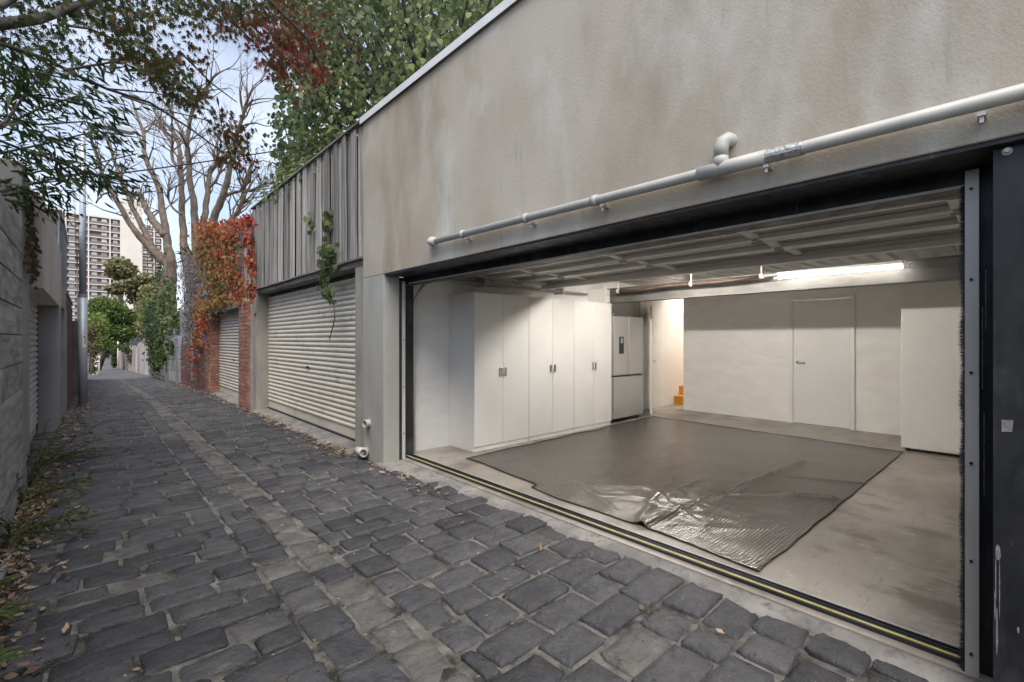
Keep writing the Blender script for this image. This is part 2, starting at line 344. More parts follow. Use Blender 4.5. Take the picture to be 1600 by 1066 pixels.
def leaves(name, tpl, pos, tip, nrm, size, tint, m, parent=None, kind=None):
    pos = np.asarray(pos, dtype=float).reshape(-1, 3); N = len(pos); T = np.asarray(tpl, dtype=float); k = len(T)
    tip = np.asarray(tip, dtype=float).reshape(-1, 3); nrm = np.asarray(nrm, dtype=float).reshape(-1, 3)
    tip = tip / (np.linalg.norm(tip, axis=1, keepdims=True) + 1e-9)
    x = np.cross(tip, nrm); x /= (np.linalg.norm(x, axis=1, keepdims=True) + 1e-9)
    z = np.cross(x, tip)
    Bm = np.stack([x, tip, z], axis=1)
    V = np.einsum('kc,ncd->nkd', T, Bm) * np.asarray(size).reshape(-1, 1, 1) + pos[:, None, :]
    off = OFF.get(parent.name, Vector((0,0,0))) if parent else Vector((0,0,0))
    V = V.reshape(-1, 3) - np.array(off)
    me = bpy.data.meshes.new(name); me.vertices.add(N * k); me.vertices.foreach_set('co', V.astype(np.float32).ravel())
    me.loops.add(N * k); me.loops.foreach_set('vertex_index', np.arange(N * k, dtype=np.int32))
    me.polygons.add(N); me.polygons.foreach_set('loop_start', (np.arange(N) * k).astype(np.int32))
    me.update(calc_edges=True)
    return finish(name, me, m, parent, False, 0, kind, off, np.clip(tint, 0, 1))
def rdir(n, down=0.0, side=(0,0,0), sp=1.0):
    d = rng.normal(size=(n, 3)) * sp; d[:, 2] -= down; d += np.array(side); return d

# =================================================================== THE SETTING
# big ground sheet that follows the fall of the lane
b = MB(); ys = [-60,-20,0,13,17,30,45,60,68,76,120,400,1500]; xs = [-900,-60,-8,12,60,900]
for y in ys:
    for x in xs: b.v.append((x, y, gz(y) - .16))
for i in range(len(ys)-1):
    for j in range(len(xs)-1):
        a = i*len(xs)+j; b.f.append((a, a+1, a+len(xs)+1, a+len(xs)))
b.build('ground', m_ground, kind='structure')
# bed of the lane
def bedmesh(y0, y1, ny, xs, dz):
    b = MB(); yy = np.linspace(y0, y1, ny)
    for y in yy:
        for x in xs: b.v.append((x, y, zl(x, y) + dz))
    n = len(xs)
    for i in range(ny-1):
        for j in range(n-1):
            a = i*n+j; b.f.append((a, a+1, a+n+1, a+n))
    return b
lane = bedmesh(-4, 30, 60, list(np.linspace(-.75, 2.7, 14)), -.016).build('lane', m_bed, smooth=True, kind='structure')
bedmesh(30, 140, 80, [-.6, .2, .8, 1.15, 1.6, 2.2, 2.8], -.004).build('lane_surface', m_bedfar, lane, smooth=True)

def stone(x0, x1, y0, y1, seed, n=16, drop=0):
    r = random.Random(seed)
    cx, cy = (x0+x1)/2, (y0+y1)/2; hx, hy = (x1-x0)/2, (y1-y0)/2
    zt = zl(cx, cy) + r.uniform(-.007, .008) - drop
    tx, ty = r.uniform(-.03, .03), r.uniform(-.035, .035)
    ex = r.uniform(.13, .26)
    out = []
    sk = r.uniform(-.05, .05)
    for k in range(n):
        q = 2*math.pi*(k+.5)/n; c, s = math.cos(q), math.sin(q)
        px = math.copysign(abs(c)**ex, c); py = math.copysign(abs(s)**ex, s)
        j = r.uniform(-.010, .005)
        out.append((px*(hx+j) + py*hy*sk, py*(hy+j)))
    vs = []; ins = r.uniform(.006, .012)
    for (sc, inset, dz) in ((1.0, 0, -.07), (1.0, 0, -.016), (1.0, ins, -.004), (.55, 0, 0.0)):
        for (px, py) in out:
            l = math.hypot(px, py); kx = px*sc*(1-inset/max(l,.02)); ky = py*sc*(1-inset/max(l,.02))
            jj = r.uniform(-.0035, .0035) if dz > -.01 else 0
            vs.append((cx+kx, cy+ky, zt+dz+jj+kx*tx+ky*ty))
    vs.append((cx, cy, zt + r.uniform(-.003, .004)))
    fs = []
    for g in range(3):
        for k in range(n): fs.append((g*n+k, g*n+(k+1)%n, (g+1)*n+(k+1)%n, (g+1)*n+k))
    for k in range(n): fs.append((3*n+k, 3*n+(k+1)%n, 4*n))
    return vs, fs
stones = []                                                         # x0,x1,y0,y1,tint,drop
def field(xa, xb, y0, y1, lmin, lmax, dmin, dmax, gap, dusty=0.0, jitter=.03, raggedl=0, raggedr=0):
    y = y0
    while y < y1:
        d = random.uniform(dmin, dmax); sl = random.uniform(-.02, .02)
        x = xa - random.uniform(0, lmin*.8) if raggedl == 0 else xa + random.uniform(-raggedl, raggedl)
        first = True
        while x < xb - .06:
            l = random.uniform(lmin, lmax); x2 = min(x + l, xb + random.uniform(-raggedr, raggedr))
            if xb - x2 < .12: x2 = xb + random.uniform(-raggedr, raggedr)
            xx = max(x, xa)
            if x2 - xx > .07:
                g = gap * random.uniform(.5, 1.6); g2 = gap * random.uniform(.4, 1.4); dy = random.uniform(-.014, .014)
                t = random.uniform(0, .78) if random.random() > dusty else random.uniform(.82, 1)
                stones.append((xx+g/2, x2-g/2, y+g2/2+dy, y+d-g2/2+dy, t))
            x = x2
        y += d
field(-.43, .80, -.6, 30, .24, .46, .165, .205, .013, .03, raggedl=.035)
field(.81, 1.04, -.6, 30, .3, .4, .2, .3, .012, .12)
field(1.05, 1.255, -.6, 30, .3, .4, .2, .32, .010, .85)
field(1.275, 2.66, -.6, 5.0, .22, .38, .19, .25, .012, .015, raggedr=.03)
field(1.275, 2.42, 5.0, 30, .22, .40, .17, .22, .012, .03, raggedr=.05)
def area(s):
    px, py, t = proj(((s[0]+s[1])/2, (s[2]+s[3])/2, -.05))
    if t < .5 or px < 0 or px > 1600 or py > 1066: return 0
    return (s[1]-s[0])*(s[3]-s[2])*F*F*1.46/t**3
stones.sort(key=area, reverse=True)
rest = MB(); rt = []
for i, s in enumerate(stones):
    far = i >= 700
    vs, fs = stone(*s[:4], i, 16 if not far else 8, .006 if s[4] > .8 else 0)
    if i < 300:
        o = MB().add(vs, fs).build('cobble', m_cobble, lane, smooth=True, tint=[s[4]]*len(fs))
    else:
        rest.add(vs, fs); rt += [s[4]]*len(fs)
rest.build('cobbles', m_cobble, lane, smooth=True, kind='stuff', tint=rt)

# concrete apron strip in front of the garage, ragged against the cobbles
b = MB(); n = 60
for i in range(n+1):
    y = -.9 + i*(5.95/n)
    e = (2.63 if y < 2.8 else 2.63 - .19*min(1, (y-2.8)/1.9)) + .02*math.sin(i*.9) + random.uniform(-.03, .03)
    b.v += [(e-.03, y, -.075), (e, y, -.026+random.uniform(-.004,.004)), (2.70, y, -.012), (2.8, y, -.004)]
for i in range(n):
    for j in range(3): a = i*4+j; b.f.append((a, a+1, a+5, a+4))
b.build('apron', m_apron, smooth=True, kind='structure')
# garage floor
MB().box(2.74, 8.82, -.9, 5.17, -.15, 0).box(8.83, 11.6, 3.9, 5.17, -.15, -.001).build('garage_floor', m_floor, kind='structure')

# =================================================================== THE GARAGE
FX = 2.5; TOP = 4.09; LZ = 2.155
gar = thing('garage_building', 'grey rendered garage with wide open doorway and blank upper wall', 'garage', (2.6, 2.5, 0))
b = MB(); b.box(FX, FX+.22, -1.6, 5.5, LZ, TOP); b.build('upper_wall', m_stucco, gar, bevel=.006)
MB().box(FX, FX+.2, 4.955, 5.5, -.12, LZ-.002).build('pier', m_render, gar, bevel=.008)
MB().box(FX-.03, FX+.26, -1.6, 5.52, TOP+.002, TOP+.035).box(FX-.034, FX-.03, -1.6, 5.52, TOP-.045, TOP+.034).build('wall_capping', m_cap, gar)
MB().box(FX+.012, 2.86, -.9, 4.954, LZ-.018, LZ-.003).build('soffit_plate', m_black, gar)
MB().box(2.80, 2.812, -.9, 5.0, 2.075, LZ-.018).box(2.80, 2.93, -.9, 5.0, 2.06, 2.075).box(2.90, 2.912, -.9, 5.0, 2.075, 2.5).build('lintel_beam', m_black, gar)
MB().box(2.79, 2.799, .16, 4.9, 2.061, 2.073).build('lintel_edge_trim', m_alu, gar)
# left jamb: black channel, alu angle, track side
MB().box(2.70, 2.79, 4.962, 5.165, -.03, LZ-.02).box(2.79, 2.93, 5.03, 5.165, 0, 2.06).build('jamb_channel', m_black, gar)
MB().box(2.735, 2.775, 4.952, 4.960, -.005, 2.09).build('jamb_angle', m_alu, gar)
for z in (.3, .85, 1.4, 1.9):
    MB().tube([(2.755, 4.951, z), (2.755, 4.945, z)], .007, 8).build('bolt', m_black, gar)
# right jamb
MB().box(2.79, 2.86, .01, .15, -.02, LZ-.02).build('jamb_channel', m_black, gar)
ra = MB().box(2.745, 2.75, .148, .185, -.02, 2.12).box(2.745, 2.79, .143, .148, -.02, 2.12).build('jamb_angle', m_alu, gar)
for z in (.09, .48, .89, 1.27, 1.66, 2.04):
    MB().tube([(2.7445, .166, z), (2.739, .166, z)], .006, 8).build('bolt', m_black, ra)
# brush seal: a comb of bristles
b = MB(); 
for i in range(5000):
    z = random.uniform(0, 2.06); l = random.uniform(.010, .022) + .006*math.sin(z*23)*random.random(); dz = random.uniform(-.012, .008)
    x = 2.756 + random.uniform(0, .02)
    b.add([(x, .186, z), (x+.001, .186, z+.0022), (x+random.uniform(-.006,.006), .186+l, z+dz)], [(0,1,2)])
b.box(2.752, 2.782, .176, .187, 0, 2.08)
b.build('brush_seal', m_black, gar, kind='stuff')
colu = MB().box(2.56, 2.572, -.13, .095, -.06, LZ-.02).box(2.572, 2.70, -.03, -.018, -.06, LZ-.02).box(2.70, 2.712, -.13, .10, -.06, LZ-.02).build('steel_column', m_black, gar)
MB().box(2.54, 2.70, -.9, -.14, -.06, LZ-.02).build('pier', m_render, gar)
MB().tube([(2.56, .058, 2.115), (2.538, .058, 2.115)], .009, 6).tube([(2.559, .058, 2.115), (2.555, .058, 2.115)], .015, 12).build('bolt', m_alu, colu)
def blob(cx, cz, rx, rz, n=14, seed=0):
    r = random.Random(seed); vs = [(2.5585, cx + rx*math.cos(2*math.pi*k/n)*r.uniform(.8,1.15), cz + rz*math.sin(2*math.pi*k/n)*r.uniform(.85,1.1)) for k in range(n)]
    return vs, [tuple(range(n))]
b = MB(); b.add([(2.5585, .073, 1.06),(2.5585,.073,1.105),(2.5585,.042,1.108),(2.5585,.045,1.063)], [(0,1,2,3)]); b.build('tape', m_tape, colu)
b = MB()
for (y, z, ry, rz) in ((.082,.60,.008,.03), (.088,.50,.0016,.09), (.078,.46,.0014,.12), (.090,.40,.002,.06), (.085,.30,.003,.09), (.03,.33,.003,.012)):
    b.add(*blob(y, z, ry, rz, 16, int(z*100)))
b.build('paint_drips', m_paint, colu)
b = MB()
for (y, z0, z1) in ((.135, 1.2, 1.55), (.13, .75, 1.1), (.125, 1.45, 1.7)):
    b.box(2.7885, 2.7895, y-.002, y+.002, z0, z1)
b.build('paint_scratches', m_paint, gar)
# interior walls and roof
MB().box(2.94, 9.0, 5.17, 5.30, -.1, 2.9).build('side_wall', m_wallwhite, gar)
MB().box(8.82, 8.95, 2.74, 4.65, -.1, 2.6).box(8.82, 8.95, -.9, 1.82, -.1, 2.6).box(8.82, 8.95, 1.82, 2.74, 2.10, 2.6).build('back_wall', m_wallwhite, gar)
MB().box(2.72, 9, -1.0, -.905, -.1, 2.9).build('side_wall', m_wallwhite, gar)
MB().box(9.0, 11.6, 5.17, 5.3, -.1, 3.6).box(11.5, 11.6, 3.9, 5.17, -.1, 3.6).box(8.952, 11.6, 3.8, 3.9, -.1, 3.6).box(9.01, 11.6, 3.9, 5.17, 3.4, 3.5).build('stairwell_wall', m_doorwhite, gar)
b = MB(); yy = np.arange(-.9, 5.17, .02); 
for y in yy:
    ph = (y / .19) % 1; h = .03 if ph < .16 else (.0 if ph > .28 else .03*(.28-ph)/.12)
    b.v += [(2.95, y, 2.46+h), (9.2, y, 2.46+h)]
for i in range(len(yy)-1): b.f.append((2*i, 2*i+1, 2*i+3, 2*i+2))
b.build('ceiling_sheet', m_zinc, gar)
MB().box(2.73, 9.2, -1.0, 5.5, 2.55, 2.62).build('roof', m_zinc, gar)
MB().box(6.50, 6.508, -.9, 4.74, 2.02, 2.24).box(6.42, 6.60, -.9, 4.74, 2.012, 2.02).box(6.42, 6.60, -.9, 4.74, 2.24, 2.25).build('steel_beam', m_beam, gar)
MB().box(6.40, 6.62, 4.745, 4.78, 2.0, 2.30).box(6.43, 6.6, 4.78, 5.168, 2.03, 2.26).build('beam_bracket', m_white, gar)
MB().tube([(7.9, 5.13, 0), (7.9, 5.13, 2.4)], .03, 10).tube([(8.02, 5.14, 0), (8.02, 5.14, 2.4)], .02, 10).build('shade_pipe', m_alu, gar)  # added tubes, standing in for the side wall's shadow behind the fridge
# door in the back wall
d = MB().box(8.80, 8.84, 1.885, 2.675, .012, 2.05).build('door', m_doorwhite, gar, bevel=.003)
MB().box(8.785, 8.845, 2.678, 2.74, 0, 2.055).box(8.785, 8.845, 1.82, 1.882, 0, 2.055).box(8.785, 8.845, 1.82, 2.74, 2.055, 2.115).build('door_frame', m_doorwhite, d, bevel=.004)
MB().tube([(8.80, 2.61, 1.02), (8.745, 2.61, 1.02), (8.742, 2.59, 1.02), (8.742, 2.49, 1.02)], .011, 10).tube([(8.80, 2.61, 1.02), (8.79, 2.61, 1.02)], .027, 16).build('handle', m_chrome, d, smooth=True)
# threshold track
th = MB().box(2.80, 2.90, .15, 5.02, .001, .012).box(2.80, 2.806, .15, 5.02, .012, .020).box(2.893, 2.90, .15, 5.02, .012, .022).box(2.87, 2.876, .15, 5.02, .012, .018).build('threshold_strip', m_rubber, gar)
MB().box(2.826, 2.840, .15, 5.02, .0125, .0165).build('yellow_stripe', m_yellow, th)
MB().box(2.915, 2.922, .15, 5.02, .001, .018).build('threshold_trim', m_alu, gar)

# raised sectional door
sd_ = thing('sectional_door', 'raised panel-lift door hanging on tracks under the garage ceiling', 'garage door', (4.2, 2.6, 2.2))
for x0, x1 in ((3.05, 3.56), (3.57, 4.06), (4.07, 4.56), (4.57, 5.16)):
    p = MB().box(x0, x1, .22, 4.98, 2.255, 2.275).build('panel', m_panel, sd_)
    MB().box(x0, x0+.045, .22, 4.98, 2.215, 2.254).box(x1-.045, x1-.001, .22, 4.98, 2.215, 2.254).box(x0+.2, x0+.24, .22, 4.98, 2.238, 2.254).build('panel_rail', m_rail, p, bevel=.004)
    for y in (.3, 1.5, 2.8, 4.1, 4.9):
        b = MB(); b.ext([(x0+.05, 2.2535), (x1-.05, 2.2535), (x1-.05, 2.222), ((x0+x1)/2+.05, 2.238), ((x0+x1)/2-.05, 2.238), (x0+.05, 2.222)], 'y', y-.035, y+.035)
        b.build('stile', m_rail, p)
        MB().box(x1-.05, x1+.05, y-.025, y+.025, 2.205, 2.2145).tube([(x1+.005, y-.04, 2.2), (x1+.005, y+.04, 2.2)], .008, 8).build('hinge', m_alu, p)
MB().box(5.10, 5.163, .22, 4.98, 2.165, 2.214).build('bottom_rail', m_rail, sd_)
def track(y):
    pts = [(2.95, y, .02), (2.95, y, 1.75)] + [(2.95+.4*(1-math.cos(q)), y, 1.75+.42*math.sin(q)) for q in [R(a) for a in range(9, 91, 9)]] + [(6.3, y, 2.17)]
    return pts
MB().tube(track(5.06), .022, 8).build('track', m_alu, sd_, smooth=True)
MB().tube(track(.10), .022, 8).build('track', m_alu, sd_, smooth=True)
MB().tube([(3.2, .2, 2.235), (3.2, 4.98, 2.235)], .014, 10).tube([(3.2, 4.4, 2.235), (3.2, 4.9, 2.235)], .05, 12).build('torsion_shaft', m_alu, sd_, smooth=True)
MB().box(4.0, 4.04, 4.99, 5.168, 2.13, 2.45).box(5.6, 5.64, 4.99, 5.168, 2.13, 2.45).build('track_bracket', m_alu, sd_)

# things in the garage
def wardrobe(x0, x1, label):
    y0, y1, z1 = 4.63, 5.165, 2.0
    t = thing('wardrobe', label, 'wardrobe', ((x0+x1)/2, (y0+y1)/2, 0), 'white wardrobes along the garage wall')
    MB().box(x0, x1-.002, y0+.022, y1, .0, z1).build('carcass', m_white, t, bevel=.002)
    MB().box(x0+.02, x1-.02, y0+.012, y0+.021, .002, .055).build('plinth', m_white, t)
    xm = (x0+x1)/2
    for k, (a, c) in enumerate(((x0+.003, xm-.002), (xm+.002, x1-.005))):
        dd = MB().box(a, c, y0, y0+.019, .06, z1-.005).build('door', m_white, t, bevel=.002)
        hx = c-.035 if k == 0 else a+.035
        MB().box(hx-.014, hx+.014, y0-.024, y0-.018, .93, 1.04).box(hx-.012, hx+.012, y0-.018, y0, .93, .936).box(hx-.012, hx+.012, y0-.018, y0, 1.034, 1.04).build('handle', m_chrome, dd, bevel=.003)
wardrobe(3.55, 4.50, 'white two-door wardrobe at the doorway end of the row')
wardrobe(4.50, 5.45, 'white two-door wardrobe in the middle of the row of three')
wardrobe(5.45, 6.40, 'white two-door wardrobe beside the steel fridge')
t = thing('tall_cabinet', 'tall plain white cabinet on small black feet beside the white back door', 'cabinet', (8.0, .6, 0))
MB().box(7.65, 8.35, .02, 1.10, .035, 1.99).build('carcass', m_white, t, bevel=.004)
MB().box(7.64, 7.649, .03, 1.095, .045, 1.985).build('front_panel', m_white, t, bevel=.002)
for x in (7.7, 8.3):
    for y in (.08, 1.04): MB().tube([(x, y, 0), (x, y, .035)], .022, 10).build('foot', m_darkplastic, t)
t = thing('fridge', 'stainless steel french-door fridge with black water dispenser', 'fridge', (6.98, 4.95, 0))
MB().box(6.53, 7.42, 4.76, 5.14, .03, 1.79).build('cabinet', m_darkplastic, t, bevel=.006)
for k, (a, c) in enumerate(((6.53, 6.972), (6.978, 7.42))):
    dd = MB().box(a, c, 4.68, 4.755, .79, 1.80).build('door', m_steel, t, bevel=.012)
    if k == 0:
        MB().box(6.68, 6.81, 4.672, 4.679, 1.16, 1.45).build('dispenser', m_darkplastic, dd, bevel=.003)
        MB().box(6.715, 6.775, 4.664, 4.671, 1.34, 1.43).build('dispenser_panel', m_chrome, dd)
MB().box(6.53, 7.42, 4.68, 4.755, .06, .765).build('freezer_drawer', m_steel, t, bevel=.012)
MB().box(6.55, 7.40, 4.70, 4.755, .768, .787).build('drawer_grip', m_darkplastic, t)
for x in (6.56, 7.29): MB().box(x, x+.1, 4.70, 4.78, 1.801, 1.815).build('hinge_cover', m_darkplastic, t)
for x in (6.58, 7.37): MB().tube([(x, 4.78, 0), (x, 4.78, .06)], .02, 10).build('foot', m_darkplastic, t)

# open door to the stairs, edge on
t = thing('interior_door', 'open white door seen edge-on beside the fridge', 'door', (7.75, 4.72, 0))
dv = Vector((.854, .52, 0)); nv = Vector((-.52, .854, 0)); o0 = Vector((7.75, 4.72, 0))
b = MB(); vs = []
for z in (.012, 2.03):
    for a, c in ((0, -.019), (.80, -.019), (.80, .019), (0, .019)): vs.append(o0 + dv*a + nv*c + Vector((0,0,z)))
b.add(vs, [(0,3,2,1),(4,5,6,7),(0,1,5,4),(1,2,6,5),(2,3,7,6),(3,0,4,7)]); b.build('leaf', m_doorwhite, t, bevel=.002)
for s in (-1, 1):
    q = o0 + dv*.065 + Vector((0,0,1.0)); MB().tube([q+nv*s*.019, q+nv*s*.07, q+nv*s*.073+dv*.11], .01, 8).build('handle', m_chrome, t)
t = thing('staircase', 'yellow painted stairs rising behind the back wall', 'stairs', (10, 4.6, 0))
for k in range(7):
    MB().box(9.40+k*.22, 9.40+(k+1)*.22+(.25 if k < 6 else .1), 3.92, 5.165, (k*.19)+.001, (k+1)*.19-.03).build('riser', m_stair, t)
    MB().box(9.375+k*.22, 9.40+(k+1)*.22, 3.92, 5.164, (k+1)*.19-.029, (k+1)*.19).build('tread', m_stair, t, bevel=.004)
# lamps
m_tube = emit('lit_tube', (1, .945, .865), 100); m_tube2 = emit('lit_tube_dim', (1, .95, .88), 12)
def lamp(p0, p1, label, e=None):
    t = thing('tube_light', label, 'light', tuple((Vector(p0)+Vector(p1))/2), 'lit tube lights in the garage')
    MB().tube([p0, p1], .016, 10).build('tube', e or m_tube, t, smooth=True)
    v = (Vector(p1)-Vector(p0)).normalized()
    for q, s in ((Vector(p0), -1), (Vector(p1), 1)): MB().tube([q + v*s*.001, q+v*s*.05], .02, 10).build('end_cap', m_white, t)
    a, c = Vector(p0), Vector(p1)
    MB().box(a.x-.025, c.x+.025, a.y, c.y, a.z+.03, a.z+.06).build('batten', m_white, t)
lamp((6.36, .90, 2.175), (6.36, 2.10, 2.175), 'lit white tube light along the steel beam', m_tube2)
lamp((5.26, 2.1, 2.225), (5.26, 3.9, 2.225), 'lit tube light just behind the raised door panels')
lamp((9.6, 4.3, 3.3), (10.6, 4.3, 3.3), 'lit tube light in the stairwell')
t = thing('conduit', 'dark brown conduit sagging from brackets below the garage ceiling', 'conduit', (6.22, 3, 2.1))
pts = [PX(966, 455, 6.22), PX(1000, 453, 6.22), PX(1040, 447, 6.22), PX(1080, 444, 6.22), PX(1130, 440, 6.22), PX(1190, 431.5, 6.22)]
MB().tube(pts, .026, 10).build('pipe', m_hose, t, smooth=True)
for q in (0, 3, 5): MB().tube([pts[q], Vector((pts[q].x, pts[q].y, 2.46))], .008, 8).tube([pts[q]-Vector((0,.02,0)), pts[q]+Vector((0,.02,0))], .033, 10).build('hanger', m_alu, t)
MB().tube([pts[-1], PX(1222, 428, 6.22)], .01, 8).build('wire', m_alu, t)

# floor film
t = thing('floor_film', 'wrinkled dark brown dimpled plastic sheet on the garage floor', 'floor sheet', (5.3, 2.8, 0))
nx, ny = 230, 180; b = MB()
A, B_, C_, D_ = Vector((3.00,1.10)), Vector((7.52,1.06)), Vector((7.60,4.585)), Vector((3.20,4.46))
def seg(p, a, c):
    ab = c-a; k = max(0, min(1, (p-a).dot(ab)/ab.length_squared)); return (p-(a+ab*k)).length, k
ridges = [((3.05,1.95),(6.1,1.75),.05,.05), ((3.1,2.0),(4.6,2.5),.03,.05), ((4.2,1.9),(4.9,1.3),.022,.04), ((4.9,1.15),(4.6,1.75),.02,.035), ((3.5,1.8),(3.9,2.4),.028,.05), ((3.6,2.2),(4.5,2.2),.025,.05),
          ((3.3,1.6),(4.2,1.75),.02,.05), ((3.2,2.3),(3.6,3.0),.018,.06), ((3.25,1.75),(3.7,1.3),.015,.05), ((5.6,1.1),(5.2,1.9),.012,.03), ((3.9,1.95),(3.4,2.6),.018,.04)]
from mathutils import noise as mn
for i in range(nx+1):
    for j in range(ny+1):
        u, v = i/nx, j/ny
        p = (A*(1-u)+B_*u)*(1-v) + (D_*(1-u)+C_*u)*v
        # wavy free edges, stepped where two sheets overlap
        if u < .12 and True: p = p + Vector(((.12-u)*8*(.025*math.sin(v*9)+.02*mn.noise((v*7,1,2)) + (.09 if v > .62 else 0)), 0))
        if v > .9: p = p + Vector((0, (v-.9)*10*(.03*mn.noise((u*9,5,1)))))
        if v < .05: p = p + Vector((0, (.05-v)*20*(.012*mn.noise((u*14,7,1)))))
        z = .006 + .005*mn.noise((p.x*3, p.y*3, 0)) + .004*abs(mn.noise((p.x*1.2, p.y*7, 3)))
        for a, c, h, wd in ridges:
            dd, k = seg(p, Vector(a), Vector(c)); z += h*math.exp(-(dd/(wd*.6))**1.4)*(1-.6*k)*.9
        g = math.exp(-(((p.x-3.75)/.6)**2+((p.y-2.0)/.45)**2)); z += g*(.016*mn.noise((p.x*9, p.y*9, 7))+.012*(.5-abs(mn.noise((p.x*15+p.y*6, p.y*15-p.x*5, 3))))+.006*mn.noise((p.x*34, p.y*34, 1)))
        edge = min(u*nx, (1-u)*nx, v*ny, (1-v)*ny)
        if edge > 0 and u < .03: z += .012*max(0, mn.noise((p.y*5, 2, 9)))
        b.v.append((p.x, p.y, max(z, .003)))
for i in range(nx):
    for j in range(ny):
        a = i*(ny+1)+j; b.f.append((a, a+ny+1, a+ny+2, a+1))
b.build('film', m_film, t, smooth=True)
def rim(idx):
    return [Vector(b.v[i]) + Vector((0,0,.002)) for i in idx]
MB().tube(rim([j for j in range(ny+1)]), .005, 5).tube(rim([i*(ny+1) for i in range(nx+1)]), .0035, 5).tube(rim([i*(ny+1)+ny for i in range(nx+1)]), .005, 5).tube(rim([nx*(ny+1)+j for j in range(ny+1)]), .0035, 5).build('edge', m_darkplastic, t)
p0, p1 = Vector((3.15, 2.75, .012)), Vector((7.5, 2.72, .012))

# white pipe along the wall
PXX = 2.445
t = thing('drain_pipe', 'white plastic drain pipe running along the rendered wall', 'pipe', (PXX, 2, 2.3))
def pz(y): return 2.282 + .0155*y
MB().tube([(PXX, 3.85, pz(3.85)), (PXX, -1.5, pz(-1.5))], .029, 16).build('pipe', m_white_pvc, t, smooth=True)
MB().tube([(PXX, 3.78, pz(3.78)), (PXX, 3.86, pz(3.86)), (PXX+.01, 3.895, pz(3.86)+.012), (PXX+.03, 3.91, pz(3.86)+.03), (PXX+.09, 3.915, pz(3.86)+.035)], .036, 14).build('elbow', m_white_pvc, t, smooth=True)
MB().tube([(PXX, 1.20, pz(1.2)), (PXX, .86, pz(.86))], .0365, 16).tube([(PXX, 1.08, pz(1.08)), (PXX, 1.08, 2.375)], .036, 14).build('tee', m_white_pvc, t, smooth=True)
MB().tube([(PXX, 1.08, 2.36), (PXX, 1.08, 2.41), (PXX+.005, 1.072, 2.435), (PXX+.025, 1.06, 2.45), (PXX+.09, 1.05, 2.45)], .037, 14).build('elbow', m_white_pvc, t, smooth=True)
MB().tube([(PXX, .86, pz(.86)), (PXX, .70, pz(.7))], .034, 14).build('foil_wrap', m_foil, t)
for y in (3.35, 2.55, 1.9, -.02):
    MB().tube([(PXX, y+.02, pz(y)), (PXX, y-.02, pz(y))], .036, 14).build('pipe_clip', m_white_pvc, t, smooth=True)
for y in (3.3, 2.5, 1.84, .86, .12):
    MB().box(PXX-.012, PXX+.054, y-.012, y+.012, pz(y)-.052, pz(y)-.037).box(PXX-.004, PXX+.004, y-.006, y+.006, pz(y)-.075, pz(y)-.052).build('bracket', m_alu, t)
def socket(p, d, r, l, label):
    t = thing('pipe_stub', label, 'pipe', tuple(p)); p = Vector(p); d = Vector(d).normalized(); n = 18
    a = d.orthogonal().normalized(); c = d.cross(a); b = MB(); vs = []
    for (rr, s) in ((r, 0), (r, l), (r*.84, l), (r*.84, l*.15)):
        for k in range(n): q = 2*math.pi*k/n; vs.append(p + d*s + (a*math.cos(q)+c*math.sin(q))*rr)
    fs = [(g*n+k, g*n+(k+1)%n, (g+1)*n+(k+1)%n, (g+1)*n+k) for g in range(3) for k in range(n)] + [tuple(3*n+k for k in range(n))]
    b.add(vs, fs); b.build('socket', m_white_pvc, t, smooth=False)
    MB().tube([p - d*.001 + d*l*.02, p - d*.03], r*.9, 12).build('spigot', m_white_pvc, t)
    return t
socket((2.50, 5.33, .40), (-1, -.25, 0), .046, .07, 'short white pipe socket set into the rendered pier')
t = socket((2.50, 5.40, .05), (-.75, -.75, 0), .05, .10, 'white pipe elbow at the foot of the rendered pier')
MB().tube([(2.44, 5.52, .05), (2.44, 5.44, .05), (2.47, 5.40, .05)], .05, 14).build('elbow', m_white_pvc, t, smooth=True)
MB().add([(2.496, 5.30, -.08), (2.496, 5.36, .36), (2.496, 5.31, .36), (2.496, 5.12, -.08)], [(0,1,2,3)]).add([(2.496,5.30,-.08),(2.496,5.12,-.08),(2.42,5.2,-.06)], [(0,1,2)]).build('mortar_fillet', m_conc, gar)

# =================================================================== ROLLER DOORS AND NEIGHBOURS, RIGHT HAND SIDE
def slatmesh(name, m, w, h, side=-1):               # one curved slat, hung between y=0 and y=w, bulging to side
    prof = [(0,0),(side*.006,.10*h),(side*.018,.28*h),(side*.022,.5*h),(side*.018,.72*h),(side*.006,.90*h),(0,h),(-side*.004,h),(-side*.004,0)]
    b = MB().ext(prof, 'y', 0, w)
    me = bpy.data.meshes.new(name); me.from_pydata(b.v, [], b.f); me.update(); me.materials.append(m); return me
def roller(parent, X, y0, y1, z0, z1, m, side=-1, pitch=.075):
    rd = MB().box(X, X - side*.02, y0, y1, z0, z0+.13).build('roller_door', m, parent)
    n = int((z1 - z0 - .13) / pitch) + 1; me = slatmesh('slat', m, y1-y0, pitch*.97, side)
    for k in range(n): inst('slat', me, rd, (X, y0, z0+.131+k*pitch))
    return rd
